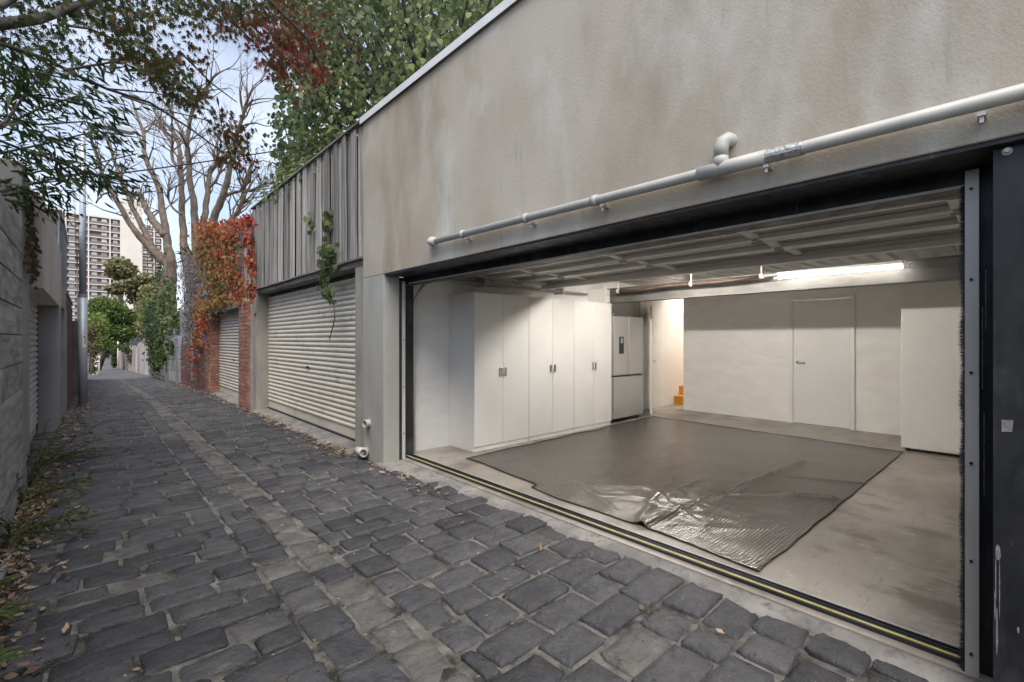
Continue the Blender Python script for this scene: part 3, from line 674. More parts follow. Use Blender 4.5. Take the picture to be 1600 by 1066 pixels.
def brickwall(name, parent, x0, x1, y0, y1, z0, z1, m, mm, faces, bl=.23, bh=.076, g=.010):
    w_ = MB().box(x0+.006, x1-.006, y0+.006, y1-.006, z0, z1-.002).build(name, mm, parent)
    rows = int((z1-z0)/(bh+g)); cache = {}
    def piece(sx, sy):
        k = (round(sx,3), round(sy,3))
        if k not in cache: cache[k] = boxmesh('brick', sx, sy, bh, m, .003)
        return cache[k]
    for r in range(rows):
        zc = z0 + r*(bh+g) + bh/2 + g*.5
        if 'x' in faces:                            # face at the lane side: bricks run along y
            xf = x0 if 'x-' in faces else x1
            y = y0 - (bl+g)*.5*(r%2)
            while y < y1 - .01:
                a, c = max(y, y0), min(y+bl, y1)
                if c-a > .03: inst('brick', piece(.05, c-a), w_, (xf + (.02 if 'x-' in faces else -.02), (a+c)/2, zc + random.uniform(-.001,.001)), (0,0,random.uniform(-.006,.006)))
                y += bl+g
        if 'y' in faces:                            # face towards the near end: bricks run along x
            xs0 = x0+.046 if 'x-' in faces else x0; xs1 = x1 if 'x-' in faces else x1-.046
            x = xs0 - (bl+g)*.5*((r+1)%2)
            while x < xs1 - .01:
                a, c = max(x, xs0), min(x+bl, xs1)
                if c-a > .03: inst('brick', piece(c-a, .05), w_, ((a+c)/2, y0+.02, zc))
                x += bl+g
    return w_

# --- neighbour one: paling front over a cream roller door
n1 = thing('neighbour_garage', 'garage with weathered grey palings above a cream roller door', 'garage', (2.7, 8.2, 0))
MB().box(2.515, 2.80, 5.502, 5.77, -.1, 2.32).build('column', m_conc, n1, bevel=.01)
MB().box(2.50, 2.80, 10.42, 10.72, -.12, 2.32).build('column', m_conc, n1, bevel=.01)
MB().box(2.515, 2.72, 5.502, 10.75, 2.322, 2.40).build('head_beam', m_beamwood, n1, bevel=.004)
MB().box(2.472, 2.53, 5.502, 10.76, 2.401, 2.425).build('bottom_rail', m_beamwood, n1)
MB().box(2.74, 2.84, 5.77, 10.42, 2.06, 2.321).build('door_hood', m_darkwall, n1)
rd = roller(n1, 2.73, 5.775, 10.415, .03, 2.2, m_roller)
MB().box(2.695, 2.7075, 8.0, 8.14, .93, .955).box(2.69, 2.7, 8.03, 8.06, .94, .965).build('lock_handle', m_black, rd)
MB().box(2.70, 2.7285, 5.775, 10.415, .012, .03).build('rubber_foot', m_rubber, rd)
b = MB(); b.add([(2.30,5.78,-.06),(2.74,5.78,.01),(2.74,10.5,.01),(2.22,10.5,-.07),(2.30,5.78,-.2),(2.74,5.78,-.2),(2.74,10.5,-.2),(2.22,10.5,-.2)], [(0,3,2,1)[::-1],(0,4,7,3),(0,1,5,4),(2,3,7,6)])
b.build('ramp', m_apron, n1)
MB().box(2.56, 2.66, 5.53, 10.74, 2.45, 4.0).build('backing', m_darkwall, n1)
MB().box(2.86, 2.90, 5.5, 10.76, -.2, 3.2).build('light_stop_panel', m_darkwall, n1)  # added unseen sheet, stops light leaking through between the slats
y = 5.515
pm = [boxmesh('paling', .019, wdt, 1.0, m_paling, .002) for wdt in (.13, .15, .165, .18)]
k = 0
while y < 10.72:
    i = random.randrange(4); wdt = (.13,.15,.165,.18)[i]
    proud = k % 2
    h = 1.64 + random.uniform(-.02, .025)
    inst('paling', pm[i], n1, (2.535 - .028*proud + random.uniform(-.006,.004), y + wdt/2, 2.428 + h/2), (random.uniform(-.008,.008), random.uniform(-.006,.006), random.uniform(-.11,.11)), (1,1,h))
    y += wdt * random.choice((.86,.92,1.0,1.07)); k += 1
MB().box(2.47, 2.60, 5.50, 10.80, 4.085, 4.11).build('top_rail', m_beamwood, n1)

# --- neighbour two: brick piers, pale roller door, palings under red creeper
n2 = thing('brick_garage', 'garage with red brick piers and pale roller door under red creeper', 'garage', (2.6, 13.2, 0))
brickwall('brick_pier', n2, 2.42, 2.9, 10.76, 11.55, -.12, 2.28, m_brick, m_mortar, ('x','x-'))
brickwall('brick_pier', n2, 2.40, 2.9, 14.85, 15.35, -.12, 2.10, m_brick, m_mortar, ('x','x-','y'))
MB().box(2.42, 2.72, 11.552, 15.6, 2.102, 2.28).build('head_beam', m_beamwood, n2)
rd = roller(n2, 2.66, 11.555, 14.848, .0, 2.1, m_roller2)
MB().box(2.625, 2.6375, 13.1, 13.22, .9, .925).build('lock_handle', m_black, rd)
b = MB(); b.add([(2.25,11.6,-.06),(2.67,11.6,0),(2.67,14.8,-.01),(2.2,14.8,-.1),(2.25,11.6,-.3),(2.67,11.6,-.3),(2.67,14.8,-.3),(2.2,14.8,-.3)], [(0,1,2,3),(0,4,7,3),(0,1,5,4),(2,3,7,6)]); b.build('ramp', m_apron, n2)
MB().box(2.92, 2.96, 10.76, 15.4, -.3, 2.4).build('light_stop_panel', m_darkwall, n2)  # unseen dark sheet added behind the door to block light from the back
MB().box(2.6, 2.7, 10.8, 16.4, 2.3, 3.98).build('backing', m_darkwall, n2)
y = 10.80; k = 0
while y < 16.4:
    i = random.randrange(4); wdt = (.13,.15,.165,.18)[i]; h = 1.78+random.uniform(-.03,.03)
    inst('paling', pm[i], n2, (2.57-.02*(k%2), y+wdt/2, 2.285+h/2), (0,0,random.uniform(-.06,.06)), (1,1,h)); y += wdt*.85; k += 1
# --- further along the right
bw = thing('brick_wall', 'dark red brick wall under trailing creeper', 'wall', (2.6, 18, 0))
brickwall('brickwork', bw, 2.42, 2.7, 15.36, 20.2, gz(17)-.15, 1.25, m_brickdark, m_mortardark, ('x','x-'), bl=.30, bh=.10, g=.012)
MB().box(2.5, 2.7, 15.61, 20.2, 1.26, 3.1).build('upper_wall', m_bluegrey, bw)
MB().box(2.39, 2.418, 17.5, 17.75, .1, 1.6).build('meter_panel', m_bluegrey, bw)
kw = thing('block_wall', 'grey concrete block wall with blue-grey panels above', 'wall', (2.6, 25, -.4))
MB().box(2.52, 2.7, 20.21, 29, -.9, 1.0).build('core', m_mortardark, kw)
bm = boxmesh('block', .04, .94, .43, m_block, .01)
for r in range(4):
    y = 20.25 - .45*(r % 2)
    while y < 28.6:
        if y >= 20.2: inst('block', bm, kw, (2.505, y+.48, gz(y)-.05+.22+r*.445))
        y += .96
MB().box(2.55, 2.68, 20.21, 29, 1.01, 2.5).build('upper_panel', m_bluegrey, kw)
for y in (21.5, 24.2, 26.8): MB().box(2.46, 2.484, y, y+.35, -.5, 1.4).build('pilaster', m_bluegrey, kw)
def palings(label, cat, X0, Y0, X1, Y1, h, mats, pitch, group=None, top=.12):
    t = thing('paling_fence', label, cat, (X0, Y0, gz(Y0)))
    d = Vector((X1-X0, Y1-Y0, 0)); L_ = d.length; n = int(L_/pitch); ang = math.atan2(d.y, d.x)
    ms = [boxmesh('paling', pitch*.92, .03, 1.0, m) for m in mats]
    for k in range(n):
        p = Vector((X0, Y0, 0)) + d*((k+.5)/n); hh = h + random.uniform(-top, top)
        inst('paling', ms[min(len(ms)-1, int(k*len(ms)/n))], t, (p.x + (k%2)*.03, p.y, gz(p.y)-.1+hh/2), (0,0,ang), (1,1,hh))
    b = MB(); b.tube([(X0+.06, Y0, gz(Y0)+h*.75), (X1+.06, Y1, gz(Y1)+h*.75)], .04, 6); b.build('rail', m_beamwood, t)
    return t
palings('dark boarded fence below the ivy', 'fence', 2.5, 29.0, 2.5, 33.5, 1.7, [m_slate, m_bluegrey], .4)
palings('pale weathered paling fence of uneven height beyond the ivy', 'fence', 2.5, 33.6, 2.42, 50, 2.0, [m_paling_far, m_paling_far, m_paling_far, m_paling_red], .55, top=.28)
palings('far pinkish paling fence behind the white post', 'fence', 2.42, 53, 2.35, 72, 1.9, [m_paling_red], .7)
def post(name, label, px, pyt, pyb, t_, r, m, cat='post'):
    p = P(px, pyb, t_); q = P(px, pyt, t_)
    t = thing(name, label, cat, tuple(p))
    MB().tube([p - Vector((0,0,.4)), q], [r, r*.85], 10).build('shaft', m, t, smooth=True)
    MB().tube([q, q + Vector((0,0,.05))], [r*1.15, r*.8], 10).build('cap', m, t)
    return t
post('slim_post', 'slim white post in front of the far pinkish fence', 184.5, 515, 577, 48, .08, m_towerwhite)
post('slim_post', 'tall pale pole beside the slate-grey shed', 194.5, 492, 577, 46, .08, m_galv)
post('gate_post', 'dark gate post at the end of the pale fence', 195, 548, 582, 42, .16, m_slate)
p = P(200, 545, 60)
t = thing('shed', 'slate-grey shed wall above the far fence', 'shed', (p.x, p.y, gz(p.y)))
q0, q1 = P(197.5, 531, 60), P(212, 513, 60)
MB().box(q0.x, q1.x+3, q0.y, q0.y+4, gz(60)-.2, q1.z).build('wall', m_slate, t)
MB().box(q0.x-.15, q1.x+3.2, q0.y-.2, q0.y+4.2, q1.z+.002, q1.z+.1).build('roof', m_bluegrey, t)

# =================================================================== LEFT HAND SIDE
tw = thing('timber_wall', 'wall of wide greyed horizontal timber boards beside ferns', 'wall', (-.5, 3.5, 0))
MB().box(-.62, -.47, -2, 6.04, -.05, 2.36).build('core', m_darkwall, tw)
pw = boxmesh('plank', .03, 4.0, .232, m_plank, .003); z = .02; k = 0
while z < 2.35:
    js = (2.8, 4.7, 3.6)[k % 3]
    inst('plank', pw, tw, (-.455 + random.uniform(-.004,.004), js-4.005+2, z+.116), (0, random.uniform(-.03,.03), 0), (1,1,1))
    o = inst('plank', pw, tw, (-.455 + random.uniform(-.004,.004), js+(6.04-js)/2, z+.116), (0, random.uniform(-.03,.03), 0), (1,(6.035-js)/4.0,1))
    z += .238; k += 1
lg = thing('lane_garage', 'garage with pale rendered overhang above a grey roller door, opposite the palings', 'garage', (-.7, 8.5, 0))
MB().box(-.62, -.44, 6.05, 6.75, -.1, 3.0).build('pier', m_greyrender, lg, bevel=.008)
MB().box(-.62, -.345, 10.3, 11.0, -.1, 1.925).build('pier', m_greyrender, lg, bevel=.008)
MB().box(-.64, -.345, 6.76, 10.98, 1.93, 2.87).build('overhang', m_pinkrender, lg, bevel=.008)
MB().box(-.61, -.585, 10.22, 10.295, 0, 1.92).build('door_guide', m_rubber, lg)
MB().box(-3.2, -.645, 6.04, 10.99, -.1, 2.8).build('body', m_darkwall, lg)
roller(lg, -.6, 6.76, 10.22, -.02, 1.9, m_roller3, 1, .085)
l2 = thing('small_garage', 'small grey garage with slatted roller door before the brick wall', 'garage', (-.6, 12, 0))
MB().box(-.60, -.315, 11.9, 12.55, -.1, 1.95).build('pillar', m_bluegrey, l2, bevel=.006)
MB().box(-.60, -.33, 11.01, 12.55, 1.952, 2.35).build('lintel', m_conc, l2)
MB().box(-3.2, -.62, 11.0, 12.55, -.1, 2.3).build('body', m_darkwall, l2)
roller(l2, -.48, 11.01, 11.895, -.02, 1.95, m_roller3, 1, .085)
pf = thing('picket_screen', 'tall blue-grey slatted screen above the small garage', 'screen', (-.5, 13, 2.4))
MB().box(-.5, -.40, 11.0, 14.9, 2.36, 3.5).build('backing', m_darkwall, pf)
bmx = boxmesh('slat', .025, .13, 1.0, m_bluegrey)
y = 11.02
while y < 14.8: inst('slat', bmx, pf, (-.385, y+.065, 2.36+.62), (0,0,random.uniform(-.1,.1)), (1,1,1.2+random.uniform(-.03,.03))); y += .17
MB().box(-1.5, -.52, 10.99, 11.02, 2.36, 3.5).build('end_panel', m_bluegrey, pf)
MB().box(-1.5, -.34, 10.97, 14.92, 3.59, 3.63).build('top_rail', m_cap, pf)
bw2 = thing('brick_wall', 'dark brick wall behind the street-light pole', 'wall', (-.5, 14.5, 0))
brickwall('brickwork', bw2, -.62, -.325, 12.56, 17, -.15, 2.3, m_brickdark, m_mortardark, ('x',), bl=.30, bh=.10, g=.012)
MB().box(-.62, -.31, 12.56, 17.0, 2.301, 2.35).build('coping', m_bluegrey, bw2)
dw = MB().box(-.4, -.06, 17.1, 31, -.9, 1.9).build('wall', m_darkwall); tag(dw, 'dark stained wall along the lane past the street-light pole', 'wall')
post('white_post', 'stout white post at the end of the brown hedge', 150.5, 560, 586, 30, .2, m_towerwhite)
# street light
t = thing('street_light', 'galvanised street light pole with a sticker on its shaft', 'street light', (-.1, 13.95, gz(14)))
p = Vector((-.1, 13.95, 0)); 
MB().tube([p+Vector((0,0,-.2)), p+Vector((0,0,2.35))], .078, 16).build('lower_shaft', m_galv, t, smooth=True)
MB().tube([p+Vector((0,0,2.34)), p+Vector((0,0,6.0))], [.062,.052], 16).build('shaft', m_galv, t, smooth=True)
MB().tube([p+Vector((0,0,2.33)), p+Vector((0,0,2.37))], .083, 16).build('collar', m_bluegrey, t)
q = P(186, 203, 10.6)
MB().tube([p+Vector((0,0,5.85)), p+Vector((.1,0,6.0)), q+Vector((-.35,0,.03))], .03, 8).build('arm', m_galv, t)
b = MB(); b.ext([(q.x-.4, q.z), (q.x-.3, q.z+.09), (q.x+.2, q.z+.07), (q.x+.28, q.z+.01), (q.x+.2, q.z-.03), (q.x-.3, q.z-.03)], 'y', q.y-.12, q.y+.12); b.build('lamp_head', m_galv, t, bevel=.01)
def arc_patch(a0, a1, z0, z1, r, n=6):
    b = MB()
    for k in range(n+1):
        a = a0+(a1-a0)*k/n
        for z in (z0, z1): b.v.append((p.x+r*math.cos(a), p.y+r*math.sin(a), z))
    for k in range(n): b.f.append((2*k, 2*k+2, 2*k+3, 2*k+1))
    return b
st = arc_patch(R(-92), R(-30), 1.24, 1.49, .0795).build('sticker', m_sticker, t)
arc_patch(R(-80), R(-52), 1.445, 1.472, .0805).build('sticker_mark', m_ink, st)
b = MB(); n = 14                                    # an open ring, as on the label
for k in range(n+1):
    q = R(50 + 260*k/n)
    for rr in (.026, .042):
        a = R(-46) + math.cos(q)*rr/.08*.8; b.v.append((p.x+.0805*math.cos(a), p.y+.0805*math.sin(a), 1.385 + math.sin(q)*rr))
for k in range(n): b.f.append((2*k, 2*k+1, 2*k+3, 2*k+2))
b.build('sticker_mark', m_ink, st)
arc_patch(R(-78), R(-44), 1.315, 1.33, .0805).build('sticker_mark', m_ink, st)
arc_patch(R(-62), R(-36), 1.285, 1.295, .0805).build('sticker_mark', m_ink, st)
# bin
p = P(157.5, 566, 62); p.z = gz(p.y)-.05
t = thing('wheelie_bin', 'small dark bin with a pale lid far down the lane', 'bin', tuple(p))
b = MB(); w0, w1 = .25, .32
b.add([p+Vector((sx*ww, sy*ww, zz)) for zz, ww in ((0,w0),(1.0,w1)) for sx, sy in ((-1,-1),(1,-1),(1,1),(-1,1))], [(0,3,2,1),(4,5,6,7),(0,1,5,4),(1,2,6,5),(2,3,7,6),(3,0,4,7)]); b.build('body', m_binbody, t)
MB().box(p.x-.42, p.x+.42, p.y-.36, p.y+.36, p.z+1.002, p.z+1.1).build('lid', m_towerwhite, t, bevel=.02)
# edging board at the foot of the timber wall
eb = MB().box(-.40, -.37, 3.55, 4.7, -.09, .02).build('edging_board', m_edgeboard, bevel=.003)
tag(eb, 'grey timber edging board between the ferns and the cobbles', 'edging board')

# =================================================================== THE TOWER
t = thing('apartment_tower', 'tall brown brick apartment tower with white slab bands and blank white shaft', 'building', (5, 258, gz(200)))
X0, X1, YT, H0, H1 = -24.0, 10.0, 253.0, -2, 50.6
MB().box(X0, X1, YT, YT+14, H0, H1).build('wall', m_towerbrick, t)
MB().box(X1+.02, 16.8, YT-1.5, YT+12, H0, 60).build('shaft', m_towerwhite, t)
MB().box(16.82, 23.5, YT+1, YT+15, H0, 50.2).build('wall', m_towerbrick, t)
MB().box(X0, X1+.01, YT-.7, YT+14, H1+.01, H1+.7).build('parapet', m_towerwhite, t)
SH = 2.72; cols = [X0, -17.6, -11.0, -6.7, -.1, 6.4, 9.8]
slab = boxmesh('floor_slab', X1-X0, .7, .32, m_towerwhite); slab2 = boxmesh('floor_slab', 6.66, .5, .3, m_towerwhite)
win = boxmesh('window', 1.5, .12, 1.05, m_towerglass); frm = boxmesh('window_frame', 1.7, .1, 1.25, m_towerwhite)
rail_ = boxmesh('balcony_panel', 1.0, .08, .85, m_towergrey)
for f in range(19):
    z = H1 - (f+1)*SH
    inst('floor_slab', slab, t, ((X0+X1)/2, YT-.36, z)); inst('floor_slab', slab2, t, (20.16, YT+.7, z))
    if z < 3: break
    for c in range(len(cols)-1):
        a, e = cols[c], cols[c+1]
        if e - a > 5:
            inst('balcony_panel', rail_, t, ((a+e)/2, YT-.62, z+.6), scale=(e-a-.7,1,1))
            for xo in (-1.55, 1.5):
                if random.random() < .93: wf = inst('window_frame', frm, t, ((a+e)/2+xo, YT-.02, z+1.72)); inst('window', win, wf, ((a+e)/2+xo, YT-.08, z+1.72))
        else:
            inst('balcony_panel', rail_, t, ((a+e)/2, YT-.62, z+.6), scale=(e-a-.7,1,1))
            wf = inst('window_frame', frm, t, ((a+e)/2, YT-.02, z+1.72), scale=(.8,1,1)); inst('window', win, wf, ((a+e)/2, YT-.08, z+1.72), scale=(.8,1,1))
    for xo in (17.8, 19.6, 22.2): wf = inst('window_frame', frm, t, (xo, YT+.97, z+1.6), scale=(.8,1,.9)); inst('window', win, wf, (xo, YT+.9, z+1.6), scale=(.8,1,.9))
fin = boxmesh('column_fin', .45, .9, H1-H0, m_towerwhite)
for c in cols[1:]: inst('column_fin', fin, t, (c, YT-.45, (H0+H1)/2))
inst('column_fin', fin, t, (20.9, YT+.6, (H0+H1)/2-.4))

# =================================================================== TREES AND PLANTS
def crown_blobs(blobs, dens, size, stops_dir=(0,0,-.6), sp=1.0):
    P_, T_, N_, S_, C_l = [], [], [], [], []
    for (c, r, tb) in blobs:
        c = np.array(c); r = np.array(r, dtype=float) if hasattr(r, '__len__') else np.array([r,r,r], dtype=float)
        n = int(dens * r[0] * r[2])
        d = rng.normal(size=(n,3)); d /= np.linalg.norm(d, axis=1, keepdims=True)
        rad = rng.uniform(.35, 1.05, size=(n,1))**.7
        P_.append(c + d*rad*r); T_.append(rdir(n, .5)); N_.append(d + rng.normal(size=(n,3))*.6)
        S_.append(rng.uniform(.7, 1.25, n)*size); C_l.append(np.clip(rng.normal(tb, .2, n), 0, .98))
    return [np.concatenate(a) for a in (P_, T_, N_, S_, C_l)]
def blob_tree(name, label, cat, base, blobs, dens, size, m, bark, tpl=OVAL, tr=.15, group=None):
    t = thing(name, label, cat, tuple(base), group); base = Vector(base)
    b = MB(); cs = [Vector(x[0]) for x in blobs]; mid = sum(cs, Vector())/len(cs)
    fork = base.lerp(Vector((mid.x, mid.y, min(c.z for c in cs))), .6)
    b.tube([base-Vector((0,0,.3)), base.lerp(fork,.5)+Vector((tr*.3,0,0)), fork], [tr*1.2, tr, tr*.8], 8)
    for c in cs: b.tube([fork, fork.lerp(c,.5)+Vector((random.uniform(-.2,.2)*tr*5,0,tr*2)), c], [tr*.6, tr*.35, tr*.1], 6)
    b.build('trunk', bark, t, smooth=True)
    leaves('crown', tpl, *crown_blobs(blobs, dens, size), m, t)
    return t
def PB(px, py, t_, rpx, rpy=None, rd=None, tb=.5):      # a leaf clump from its place and real depth
    k = t_/F; rpy = rpy or rpx
    return (tuple(P(px, py, t_)), (rpx*k, (rd or rpx)*k, rpy*k), tb)
def G(px, t_):
    p = P(px, 500, t_); return (p.x, p.y, gz(p.y)-.1)
# far trees
blob_tree('round_tree', 'bright green leafy tree over the lane below the tower', 'tree', G(150, 42), [PB(165,485,42,26,22,24,.45), PB(190,500,44,22,20,22,.35), PB(150,505,40,16,18,20,.6), PB(178,520,42,22,14,20,.3), PB(196,522,43,12,14,14,.3)], 900, .24, m_bright, m_barkdark, tr=.2)
blob_tree('shrub', 'yellow-green shrub spilling over the wall past the street light', 'shrub', G(141, 32), [PB(150,512,32,16,18,16,.75), PB(142,525,31,10,16,12,.6), PB(160,535,34,12,12,12,.45), PB(148,545,31,9,10,10,.4)], 1300, .17, m_bright, m_barkdark, tr=.06)
blob_tree('shrub', 'brown-leaved hedge along the dark wall by the lane', 'shrub', (-.25, 30, gz(30)-.1), [PB(145,548,28,6,20,8,.5), PB(143,520,26,7,16,8,.5), PB(147,572,29,5,12,6,.6)], 1700, .14, m_hedge, m_barkdark, tr=.04)
blob_tree('round_tree', 'dark green tree closing the far end of the lane', 'tree', G(166, 85), [PB(168,540,85,22,14,18,.3), PB(180,532,90,16,14,16,.35), PB(160,535,80,10,12,12,.5), PB(185,548,80,9,8,8,.3)], 260, .4, m_bright, m_barkdark, tr=.2)
blob_tree('eucalyptus', 'olive eucalypt with rounded crown in front of the tower', 'tree', G(187, 110), [PB(186,414,110,16,12,12,.65), PB(200,422,110,12,10,10,.55), PB(178,425,110,10,8,8,.55), PB(192,430,112,16,7,10,.35)], 190, .6, m_euc, m_bark, tr=.35, tpl=QUAD)
blob_tree('eucalyptus', 'grey-green eucalypt with open crown beside the bare tree', 'tree', G(210, 80), [PB(205,448,80,20,11,14,.4), PB(225,438,80,16,10,12,.55), PB(180,452,80,12,8,10,.5), PB(218,465,82,16,12,12,.45), PB(232,458,78,12,14,10,.6)], 260, .42, m_euc, m_bark, tr=.3, tpl=QUAD)
blob_tree('leafy_tree', 'pale green feathery tree behind the ivy', 'tree', G(228, 45), [PB(228,490,45,18,26,16,.75), PB(240,460,45,14,20,12,.7), PB(222,515,44,12,18,12,.75), PB(236,520,44,14,20,12,.6)], 700, .22, m_euc, m_barkdark, tr=.15)
blob_tree('golden_tree', 'small golden-leaved tree behind the slim posts', 'tree', G(192, 70), [PB(192,510,70,9,10,9,.9), PB(203,500,72,10,8,9,.85), PB(188,525,70,6,9,8,.9)], 300, .32, m_hedge, m_barkdark, tr=.12)
blob_tree('shrub', 'dark shrub leaning over the end of the pale fence', 'shrub', (2.55, 50, gz(50)), [PB(203,545,38,11,8,10,.35), PB(192,542,38,10,5,8,.35), PB(208,556,36,7,14,8,.3)], 1500, .14, m_ivy, m_barkdark, tr=.05)
blob_tree('shrub', 'dark bush standing at the lane edge by the far fence', 'shrub', G(179, 52), [PB(179,562,52,4,16,5,.25), PB(180,550,52,6,8,6,.35)], 2000, .16, m_ivy, m_barkdark, tr=.05)

# bare trees
def limb(b, pts, widths, t0, spread=0.0):
    n = len(pts); out = []
    for i, (x, y) in enumerate(pts): out.append(P(x, y, t0 + spread*i/(n-1)))
    # smooth and roughen
    ps = []; rs = []
    for i in range(n-1):
        for k in range(4):
            q = k/4; a = out[max(i-1,0)]; c0 = out[i]; c1 = out[i+1]; e = out[min(i+2,n-1)]
            ps.append(.5*((2*c0)+(c1-a)*q+(2*a-5*c0+4*c1-e)*q*q+(3*c0-a-3*c1+e)*q**3) + Vector((random.uniform(-.03,.03),random.uniform(-.03,.03),0)))
            rs.append((widths[0]+(widths[1]-widths[0])*(i+q)/(n-1))*t0/F/2*random.uniform(.94,1.06))
    ps.append(out[-1]); rs.append(widths[1]*t0/F/2)
    b.tube(ps, rs, 9); return ps, rs
def twigs(b, ps, rs, n, ln, depth_=2, start=.4):
    for _ in range(n):
        i = random.randrange(int(len(ps)*start), len(ps)); p = Vector(ps[i]); r0 = min(rs[i]*.6, .05)
        d0 = (Vector(ps[min(i+1,len(ps)-1)])-Vector(ps[max(i-1,0)]))
        d0 = d0.normalized() if d0.length > 0 else Vector((0,0,1))
        d = (d0 + Vector((random.gauss(0,.7), random.gauss(0,.7), random.gauss(.35,.5)))).normalized()
        l = ln*random.uniform(.4,1.2); pts = [p]; k = 5
        for s in range(k):
            d = (d + Vector((random.gauss(0,.22),random.gauss(0,.22),random.gauss(.05,.2)))).normalized(); pts.append(pts[-1]+d*l/k)
        rr = [max(.004, r0*(1-.8*s/k)) for s in range(k+1)]
        b.tube(pts, rr, 4, cap=False)
        if depth_ > 1: twigs(b, pts, rr, 3, ln*.5, depth_-1, .2)
base = P(262, 470, 24)
t = thing('bare_tree', 'bare branching tree with ivy-wrapped trunk rising behind the block wall', 'tree', (base.x, base.y, gz(base.y)), 'bare trees behind the wall')
b = MB()
limb(b, [(260,640),(262,520),(262,462),(265,428),(266,404),(263,384)], (33,10), 24)
L1 = limb(b, [(266,420),(232,385),(207,356),(186,320),(164,281),(150,240),(138,200)], (11,3), 24, -2)
L2 = limb(b, [(266,412),(243,392),(227,363),(207,324),(193,288),(180,255),(170,215)], (11,3), 24, 1)
L3 = limb(b, [(266,415),(259,363),(253,324),(246,288),(227,245),(225,210),(214,181),(205,150)], (12,2.5), 24, 1)
L4 = limb(b, [(258,368),(240,345),(228,325),(218,302)], (12,7), 24, 1.5)
limb(b, [(186,318),(178,300),(160,305),(150,318)], (4,2), 23)
b.build('trunk', m_bark, t, smooth=True)
tb = MB()
for Lx in (L1, L2, L3, L4): twigs(tb, *Lx, 12, 2.2)
tb.build('twigs', m_twig, t)
base = P(300, 470, 21)
t = thing('bare_tree', 'bare many-stemmed tree spreading behind the red creeper', 'tree', (base.x, base.y, gz(base.y)), 'bare trees behind the wall')
b = MB(); tb = MB()
limb(b, [(308,620),(308,500),(310,440),(312,400)], (30,12), 21)
for pts, wd, sp in (([(305,470),(290,410),(287,360),(284,310),(282,260),(278,224),(262,208),(243,195)], (13,3), 2), ([(308,450),(305,356),(303,317),(298,288),(293,238),(293,217),(303,167),(328,128),(344,113)], (12,2.5), -1),
        ([(310,450),(319,345),(325,306),(327,270),(339,249),(345,225)], (11,3), 1), ([(312,450),(334,345),(348,306),(360,263),(371,210),(382,171),(396,138)], (13,2.5), -1.5),
        ([(314,450),(345,365),(360,345),(378,320),(384,281),(395,250)], (12,4), 2), ([(327,292),(338,280),(346,260),(344,245)], (5,2), 0), ([(351,306),(370,300),(392,297),(420,290)], (6,2), 0), ([(282,262),(270,250),(268,225),(255,205),(240,170)], (6,1.5), 0), ([(293,222),(275,190),(262,160),(255,120)], (5,1.5), 1), ([(284,335),(270,325),(262,300),(266,270)], (4,1.5), 0)):
    Lx = limb(b, pts, wd, 21, sp); twigs(tb, *Lx, 17, 2.3)
b.build('trunk', m_bark, t, smooth=True); tb.build('twigs', m_twig, t)

# ivy around the trunk and hanging on the wall
def wallclump(name, label, cat, m, cells, size, group=None, tpl=LOBED, stem=True, bark=None, thick=.25, stems=20, sl=.15, k=1.0):
    # cells: (px, py, rx, ry, n, tint, X) patches of leaf on a wall plane at X
    Pp, T_, N_, Sz, Ti = [], [], [], [], []
    for (px, py, rx, ry, n, tb, X) in cells:
        n = int(n*k)
        a = rng.uniform(0, 2*np.pi, n); r = np.minimum(1.7, np.abs(rng.normal(0, .62, n)) + .12*rng.uniform(0, 1, n))
        for q in range(n):
            p = PX(px + rx*r[q]*math.cos(a[q]), py + ry*r[q]*math.sin(a[q]), X)
            Pp.append((p.x - abs(random.gauss(0, thick)), p.y, p.z))
        T_.append(rdir(n, 1.3, sp=.6)); N_.append(rng.normal(size=(n,3))*.55 + np.array([-1, -.5, .3]))
        Sz.append(rng.uniform(.6, 1.3, n)*size); Ti.append(np.clip(rng.normal(tb, .17, n), 0, 1))
    c0 = Pp[0]; mn_ = min(p[2] for p in Pp)
    t = thing(name, label, cat, (np.mean([p[0] for p in Pp]), np.mean([p[1] for p in Pp]), mn_), group)
    leaves('leaves', tpl, Pp, np.concatenate(T_), np.concatenate(N_), np.concatenate(Sz), np.concatenate(Ti), m, t)
    b = MB()
    for s_ in range(stems):
        i = random.randrange(len(Pp)); p = Vector(Pp[i]); pts = [p]
        for s in range(7): pts.append(pts[-1] + Vector((random.uniform(-.02,.02), random.uniform(-.12,.12), -random.uniform(.5*sl,1.4*sl))))
        b.tube([q + Vector((.02,0,0)) for q in pts], .008, 4)
    b.build('stems', bark or m_twig, t, kind='stuff')
    return t
wallclump('ivy', 'dark green ivy curtain hanging over the block wall', 'ivy', m_ivy, [(240,500,10,22,900,.15,2.8),(232,478,8,14,260,.65,2.9),(246,530,7,26,600,.2,2.6),(238,520,6,24,420,.2,2.7),(230,512,6,20,260,.6,2.8),(256,500,5,34,420,.5,2.62),(264,480,7,30,420,.4,2.7),(256,540,4,30,300,.4,2.52),(250,565,3,18,130,.35,2.5),(270,500,4,36,260,.55,2.58),(279,500,3,26,110,.6,2.55),(268,455,9,16,260,.45,2.75),(226,492,6,18,160,.85,2.85),(243,560,3,16,110,.3,2.5),(273,540,3,14,60,.5,2.52),(262,560,3,16,60,.5,2.5)], .14, thick=.16, k=1.5)
wallclump('ivy', 'ivy leaves wrapped around the bare tree trunk', 'ivy', m_ivy, [(243,398,9,14,160,.5,2.75),(252,430,9,22,260,.4,2.85),(228,365,7,18,90,.6,2.6),(208,330,6,16,60,.6,2.35),(220,320,6,10,40,.95,2.5)], .12, thick=.1)
